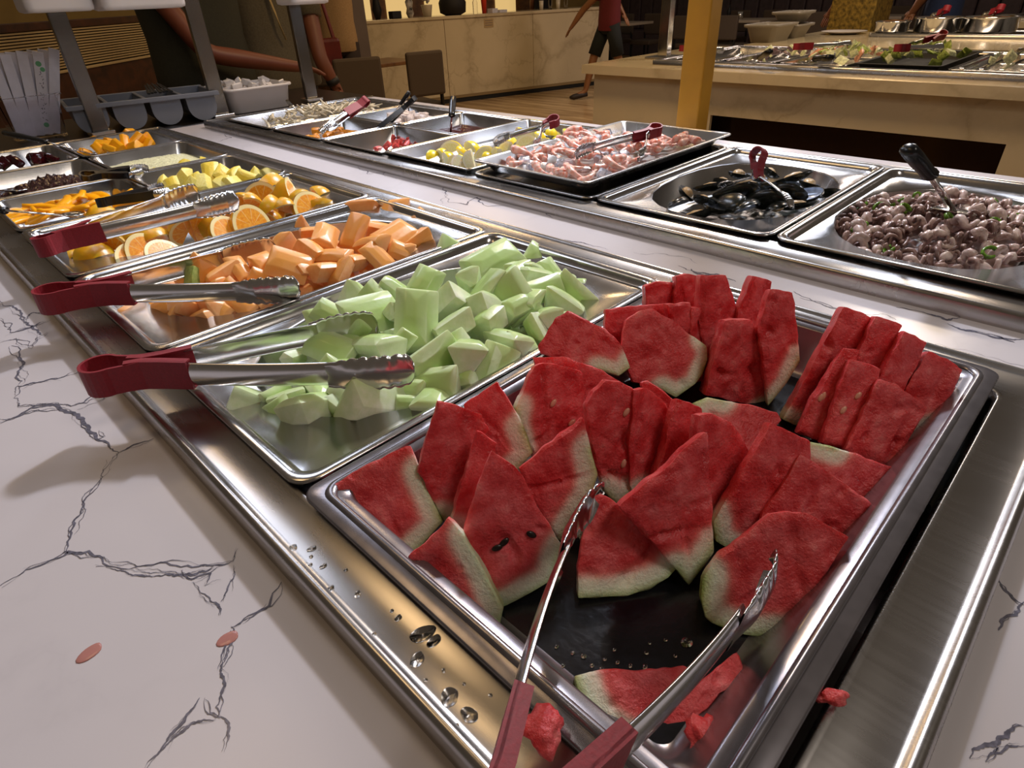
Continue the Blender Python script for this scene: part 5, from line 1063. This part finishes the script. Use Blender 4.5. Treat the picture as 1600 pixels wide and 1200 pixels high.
M['gold_wall'] = simple('gold_mosaic', '#8f7430', .45, .2, 40, .45, .4)
p0, p1 = atx(1292, 40, 5.75), atx(1361, 40, 5.75); solid('gold_pillar', box(5.75, 6.15, min(p0.y, p1.y), max(p0.y, p1.y), 0, 3, .01), 'gold_wall', 'gold mosaic pillar behind the grey bins', 'pillar')
island(6.6, -1.6, 1.0, 1.2, 'third cream counter at the far right behind the chafing dishes', 6.75, 7.5, -1.3, .8, [(-1.55, .95, 0)])
# far dining area
for k, (x, y) in enumerate(((9.6, 6.8), (10.4, 5.0), (11.2, 3.3))):
    t = thing('dining_table', (x, y, 0), ['far pale topped table behind the walking person', 'far pale topped table right of the yellow column', 'far pale topped table behind the grey bins'][k], 'table', 'far dining tables')
    ob('tabletop', *box(x - .35, x + .35, y - .6, y + .6, .715, .75, .004), simple('pale_tabletop', '#a39684', .4), t); ob('pedestal', *tube([(x, y, .02), (x, y, .715)], .04, 8), M['chair_leg'], t); ob('foot', *box(x - .25, x + .25, y - .25, y + .25, 0, .02), M['chair_leg'], t)
    for j, (dx, dy, rz) in enumerate(((-.62, -.3, -90), (-.62, .35, -90), (.62, -.3, 90), (.62, .35, 90))):
        c = chair(x + dx, y + dy, math.radians(rz), 'dark chair at the ' + ['table behind the walking person', 'table right of the yellow column', 'table behind the grey bins'][k], 'dark chairs at far table ' + 'ABC'[k], top=.84, w_=.42)
    lat('condiment_bottle', V((x, y + .1, .75)), [(.03, 0), (.032, .12), (.012, .16), (.012, .2), (.001, .2)], M['black'], 'dark condiment bottle on the ' + ['table behind the walking person', 'table right of the yellow column', 'table behind the grey bins'][k], 'bottle')
    lat('napkin_holder', V((x, y - .1, .75)), [(.045, 0), (.045, .1), (.001, .1)], M['chrome'], 'steel napkin holder on the ' + ['table behind the walking person', 'table right of the yellow column', 'table behind the grey bins'][k], 'napkin holder')
M['booth'] = simple('booth_padding', '#4b3d40', .6, 0, 12, .15)
bt = thing('booth_bench', (12.6, 4, 0), 'dark padded booth bench along the far wall', 'bench'); ob('seat', *box(12.2, 12.9, -1, 9, 0, .46, .02), M['booth'], bt)
for k in range(34): ob('back_channel', *box(12.78, 12.95, -1 + k * .294, -1 + k * .294 + .285, .46, 1.45, .03), M['booth'], bt)
lg = NM('lamp_glow'); lg.set(Base_Color=(1, .95, .85, 1), Emission_Color=(1, .93, .8, 1), Emission_Strength=6)  # glow imitates lights reflected in glass; globe and stand are added
for k, px in enumerate((1103, 1178)):
    p = atx(px, 49, 9.0); t = thing('globe_lamp', (p.x, p.y, 0), ['small glowing globe lamp on a thin stand, just right of the yellow column', 'small glowing globe lamp on a thin stand, left of the grey bins'][k], 'lamp')
    ob('stand', *tube([(p.x, p.y, 0), (p.x, p.y, p.z - .04)], .012, 6), M['chair_leg'], t); ob('globe', *lathe([(.001, -.06), (.03, -.05), (.045, 0), (.03, .05), (.001, .06)], 14, p), lg.m, t, True)
p = at(1017, 93, .9); pq = thing('guard_post', (3.24, 1.72, .9), 'slim grey steel post on the left end of the salad island', 'post'); ob('shaft', *box(3.20, 3.245, 1.69, 1.75, .912, 2.2, .003), M['chrome'], pq); ob('base', *box(3.15, 3.32, 1.64, 1.80, .9, .912, .003), M['steel'], pq)
# ================================================================== PEOPLE
def skin_obj(name, chains, mat, parent, sub=1):
    """chains: list of lists of (point, radius); chains that start on an existing point are welded to it"""
    bm = bmesh.new(); pts = {}; rad = {}; root = None
    def vtx(p, r):
        k = tuple(round(x, 4) for x in p)
        if k not in pts: pts[k] = bm.verts.new(p); rad[k] = r
        return pts[k]
    for c in chains:
        pr_ = None
        for p, r in c:
            v = vtx(p, r)
            if pr_ is not None and v is not pr_ and not bm.edges.get((pr_, v)): bm.edges.new((pr_, v))
            pr_ = v
    me = bpy.data.meshes.new(name); o = bpy.data.objects.new(name, me); order = list(pts)
    bm.verts.index_update(); bm.to_mesh(me); bm.free(); col.objects.link(o); o.parent = parent; me.materials.append(mat)
    md = o.modifiers.new('skin', 'SKIN'); md.use_smooth_shade = True
    dat = me.skin_vertices[0].data
    for i, k in enumerate(order):
        r = rad[k]; dat[i].radius = r if isinstance(r, tuple) else (r, r); dat[i].use_root = (i == 0)
    s = o.modifiers.new('sub', 'SUBSURF'); s.levels = sub; s.render_levels = sub
    return o
def person(x, y, rz, label, shirt, trousers, skin, hair, arms, H=1.70, stride=0.0, shorts=False, watch=False, group=None, sleeve=.6, wide=1.0, lean=0.0):
    t = thing('person', (x, y, 0), label, 'person', group); k = H / 1.70; Rz = Matrix.Rotation(rz, 3, 'Z')
    def P(a, b, c): v = Rz @ V((a * k, b * k, 0)); return V((v.x, v.y + 0, c * k))
    ms = simple('skin_tone', skin, .5, 0, 6, .06); mh = simple('hair', hair, .7, 0, 60, .3); mc = simple('shirt_cloth', shirt, .85, 0, 120, .12, .15); mt_ = simple('trouser_cloth', trousers, .85, 0, 120, .1)
    pel = P(0, 0, .95); che = P(0, lean, 1.25); nk = P(0, lean, 1.42); hd_ = P(0, lean + .02, 1.56)
    A = []
    for s, ar in zip((-1, 1), arms):
        sh = P(.175 * s * wide, lean, 1.385)
        if ar is None: el, wr = P(.13 * s, -.12, 1.14), P(.02 * s, -.19, .98)
        else: el, wr = V(ar[0]) - V((x, y, 0)), V(ar[1]) - V((x, y, 0))
        A.append((sh, el, wr))
    def legs(s):
        st = stride * s; hp_ = P(.095 * s, 0, .90); kn = P(.10 * s, st * .45 + .03, .50); an = P(.10 * s, st * .95, .09); toe = P(.12 * s, st * .95 + .16, .03); heel = P(.10 * s, st * .95 - .03, .05); return hp_, kn, an, toe, heel
    ch = [[(pel, (.15, .11)), (che, (.14, .10)), (nk, .055), (hd_ - V((0, 0, .06)), .06), (hd_, (.078, .09)), (hd_ + V((0, 0, .07)), (.07, .082))]]
    for sh, el, wr in A:
        d = (wr - el).normalized(); sd = d.cross(V((0, 0, 1)));  sd = sd.normalized() if sd.length > .1 else V((1, 0, 0)); pm = wr + d * .05
        ch.append([(che, (.14, .10)), (sh, .06), (sh.lerp(el, .5), .050), (el, .042), (el.lerp(wr, .35), .043), (wr, .028), (pm, (.036, .02))])
        for j, (o_, l_) in enumerate(((-.028, .065), (-.010, .078), (.010, .074), (.027, .058))): b0 = pm + sd * o_ + d * .025; ch.append([(pm, (.036, .02)), (b0, .0095), (b0 + d * l_ * .5 + V((0, 0, -.006)), .009), (b0 + d * l_ + V((0, 0, -.022)), .007)])
        tb_ = wr + d * .03 + sd * .035; ch.append([(pm, (.036, .02)), (tb_, .011), (tb_ + d * .035 + sd * .012, .009)])
    for s in (-1, 1):
        hp_, kn, an, toe, heel = legs(s); ch.append([(pel, (.15, .11)), (hp_, .085), (hp_.lerp(kn, .5), .075), (kn, .055), (kn.lerp(an, .35), .056), (an, .034), (toe.lerp(an, .35), .034), (toe, .025)])
    skin_obj('body', ch, ms, t)
    # face and hair
    f = Rz @ V((0, 1, 0)); r_ = Rz @ V((1, 0, 0)); ob('hair', *loft([[V((x, y, 0)) + hd_ + V((0, 0, .03)) + r_ * (math.cos(a) * .092 * math.cos(q)) + f * (math.sin(a) * .102 * math.cos(q) - .018) + V((0, 0, math.sin(q) * .115)) for a in [2 * math.pi * i / 16 for i in range(16)]] for q in (-.35, 0, .4, .8, 1.2, 1.5)], False, True), mh, t, True)
    for s in (-1, 1):
        e = V((x, y, 0)) + hd_ + f * .085 + r_ * .03 * s + V((0, 0, .01)); ob('eye', *lathe([(.001, -.008), (.008, 0), (.001, .008)], 8, e), M['black'], t, True); ob('ear', *lathe([(.001, -.03), (.012, -.01), (.014, .012), (.001, .03)], 8, V((x, y, 0)) + hd_ + r_ * .085 * s), ms, t, True)
    ob('nose', *tube([V((x, y, 0)) + hd_ + f * .083 + V((0, 0, .015)), V((x, y, 0)) + hd_ + f * .105 + V((0, 0, -.02))], [.008, .014], 6), ms, t, True); ob('mouth', *tube([V((x, y, 0)) + hd_ + f * .085 + r_ * -.022 + V((0, 0, -.048)), V((x, y, 0)) + hd_ + f * .085 + r_ * .022 + V((0, 0, -.048))], .006, 6), simple('lips', '#8c4a42', .5), t, True)
    # shirt
    o0 = V((x, y, 0))
    def ring(cx, cy, z, a_, b_, n_=20, wob=0.0): return [o0 + P(cx + a_ * math.cos(q) * (1 + wob * math.sin(3 * q + z * 40)), cy + b_ * math.sin(q) * (1 + wob * math.sin(2 * q + z * 25)), z) for q in [2 * math.pi * i / n_ for i in range(n_)]]
    wd = wide; acc = mbx()
    addm(acc, *loft([ring(0, lean * f_, z, a_ * wd, b_, 20, .02) for z, a_, b_, f_ in ((.80, .172, .13, 0), (.81, .178, .136, 0), (.92, .176, .134, .2), (1.05, .168, .128, .5), (1.2, .178, .126, .8), (1.32, .186, .118, 1), (1.39, .165, .10, 1), (1.43, .10, .078, 1), (1.445, .072, .065, 1))]))
    for sh, el, wr in A:
        e2_ = sh.lerp(el, sleeve); addm(acc, *tube([o0 + P(0, lean, 1.36).lerp(sh, .55), o0 + sh, o0 + sh.lerp(el, sleeve * .5), o0 + e2_, o0 + e2_], [.062, .072, .068, .062, .05], 12))
    ob('shirt', acc[0], acc[1], mc, t, True)
    acc = mbx(); addm(acc, *loft([ring(0, 0, z, a_, b_) for z, a_, b_ in ((.97, .14, .11), (.96, .152, .118), (.88, .162, .124), (.80, .15, .118), (.76, .10, .08))], True, True))
    for s in (-1, 1):
        hp_, kn, an, toe, heel = legs(s); mid = hp_.lerp(kn, .6); low = hp_.lerp(kn, .95); sh_z = V((0, 0, .03)); pl_ = [o0 + hp_ - sh_z, o0 + mid] + ([o0 + low, o0 + low] if shorts else [o0 + kn, o0 + kn.lerp(an, .6), o0 + an + sh_z, o0 + an + sh_z]); rl_ = [.094, .086] + ([.084, .07] if shorts else [.07, .062, .06, .045])
        addm(acc, *tube(pl_, rl_, 12))
    ob('shorts' if shorts else 'trousers', acc[0], acc[1], mt_, t, True)
    for s in (-1, 1):
        hp_, kn, an, toe, heel = legs(s); d = (toe - an); d.z = 0; d.normalize(); o0 = V((x, y, 0))
        ob('shoe', *tube([o0 + heel + V((0, 0, .01)), o0 + heel.lerp(toe, .5) + V((0, 0, .012)), o0 + toe + V((0, 0, .005)), o0 + toe + d * .05], [.035, .044, .042, .02], 10, True, .8), simple('shoe', '#2a2220', .6), t, True)
    if watch:
        sh, el, wr = A[1]; d = (wr - el).normalized(); o0 = V((x, y, 0)); ob('watch', *tube([o0 + wr - d * .035, o0 + wr - d * .005], .034, 14), M['black'], t, True)
    return t, mc
e1, w1 = aty(322, 84, 2.78), aty(462, 104, 2.74)
person(1.19, 3.02, math.pi, 'person in a dark olive shirt reaching sideways past the middle steel post', '#2b2a1c', '#15110f', '#6b3622', '#140d0a', [None, (e1, w1)], 1.82, sleeve=.45, wide=1.25)
e2, w2 = aty(500, 92, 2.98), aty(524, 134, 2.96)
t2, _ = person(1.64, 3.15, math.pi, 'person in a grey olive shirt with a pale lanyard and a black watch', '#5a5342', '#1c1a1a', '#6e3d26', '#140d0a', [(e2, w2), None], 1.80, wide=1.2)
sh_ = V((e2.x, e2.y, 0)); dd = (w2 - e2).normalized(); ob('watch', *tube([w2 - dd * .04, w2 - dd * .008], .036, 14), M['black'], t2, True)
la = [aty(418, -10, 3.0), aty(430, 20, 2.985), aty(438, 42, 2.98), aty(447, 62, 2.98)]; ob('lanyard', *tube(la, .011, 6, True, .3), simple('lanyard', '#a08a5c', .8), t2)
p = aty(535, 40, 5.6); t3, _ = person(p.x, 5.7, math.radians(150), 'person in a sandy beige top with a dark red bag, behind the left chair', '#a3845c', '#2a1d18', '#7d3a25', '#1a100c', [None, None], 1.72)
hb = thing('shoulder_bag', V((aty(515, 70, 5.2).x, 5.2, .62)), 'dark red shoulder bag at the side of the person in the beige top', 'bag'); a = aty(513, 85, 5.2); ob('bag_body', *box(a.x - .12, a.x + .11, 5.13, 5.23, a.z - .12, a.z + .13, .03), simple('red_leather', '#5e1d16', .35, 0, 8, .2), hb); ob('strap', *tube([(a.x - .08, 5.18, a.z + .12), (a.x - .03, 5.2, a.z + .42), (a.x + .02, 5.25, a.z + .6), (a.x + .07, 5.18, a.z + .12)], .016, 6), simple('red_strap', '#6a1f1c', .4), hb)
w4 = atx(893, 40, 6.85); e4 = V((7.0, 5.30, 1.02))
person(7.08, 4.98, math.radians(60), 'barelegged person in a maroon shirt and dark shorts walking past the reception', '#5f1418', '#0f1412', '#8a5c38', '#1a100c', [(V((6.95, 5.30, 1.02)), V((6.9, 5.42, .86))), None], 1.68, .28, True)
person(6.35, 1.15, math.radians(200), 'person in a dark blue shirt standing behind the chafing dishes', '#1b2a4d', '#0f0f14', '#8a5c40', '#140d0a', [None, None], 1.75)
person(7.0, 2.05, math.radians(200), 'person in a black shirt behind the gold pillar', '#0e0c0d', '#0f0f14', '#7d4f34', '#140d0a', [None, None], 1.7)
person(8.35, 7.25, math.radians(190), 'person in dark clothes working behind the reception counter', '#141012', '#0f0f14', '#8a5c40', '#140d0a', [None, None], 1.65)
# ================================================================== LABELS BY PLACE IN EACH HEAP
def zones(group, x0, x1, y0, y1, xn, yn, base):
    for o in list(col.objects):
        if o.get('group') == group:
            u, v = (o.location.x - x0) / (x1 - x0), (o.location.y - y0) / (y1 - y0); a = xn[max(0, min(len(xn) - 1, int(u * len(xn))))]; b = yn[max(0, min(len(yn) - 1, int(v * len(yn))))]
            low = ' low in the heap' if o.location.z < .883 and 'melon' not in group and 'chunk' in group else ''
            o['label'] = f'{base}{low}, {a}, {b}'; o['group'] = f'{group}{low}, {a}, {b}'
E3 = ('at the tongs grip end', 'under the tongs claws', 'mid pan', 'at the marble strip end')
zones('honeydew chunks in the oval pan', 0, .53, 0, .32, E3, ('watermelon side', 'centre', 'cantaloupe side'), 'pale green honeydew chunk')
zones('cantaloupe chunks', 0, .53, .33, .655, E3, ('honeydew side', 'centre', 'orange side'), 'orange cantaloupe chunk')
zones('orange wedges', 0, .53, .66, .985, E3, ('cantaloupe side', 'centre', 'pineapple side'), 'orange wedge with yellow peel')
zones('baby squid pieces', .83, 1.25, -.35, -.05, ('front of the far right pan', 'middle of the far right pan', 'back of the far right pan'), ('right part', 'beside the turner', 'mussel side'), 'curled baby squid piece')
zones('shrimp on the grey tray', .80, 1.27, .34, .62, ('front of the grey tray', 'middle of the grey tray', 'back of the grey tray'), ('mussel side', 'centre', 'lemon side'), 'curled pink cooked shrimp')
zones('mussels in the oval pan', .85, 1.22, .0, .28, ('front of the oval pan', 'middle of the oval pan', 'back of the oval pan'), ('squid side', 'centre', 'shrimp side'), 'cooked dark mussel')
zones('lemon wedges', .80, 1.27, .66, .95, ('front of the shallow tray', 'middle of the shallow tray', 'back of the shallow tray'), ('shrimp side', 'far side'), 'pale lemon wedge')
zones('pineapple chunks', .27, .53, 1.0, 1.29, ('left part of the small pan', 'right part of the small pan'), ('orange side', 'far side'), 'pale yellow pineapple chunk')
for o in col.objects:
    l = o.get('label')
    if l and len(l.split()) > 16: o['label'] = ' '.join(l.split()[:16])
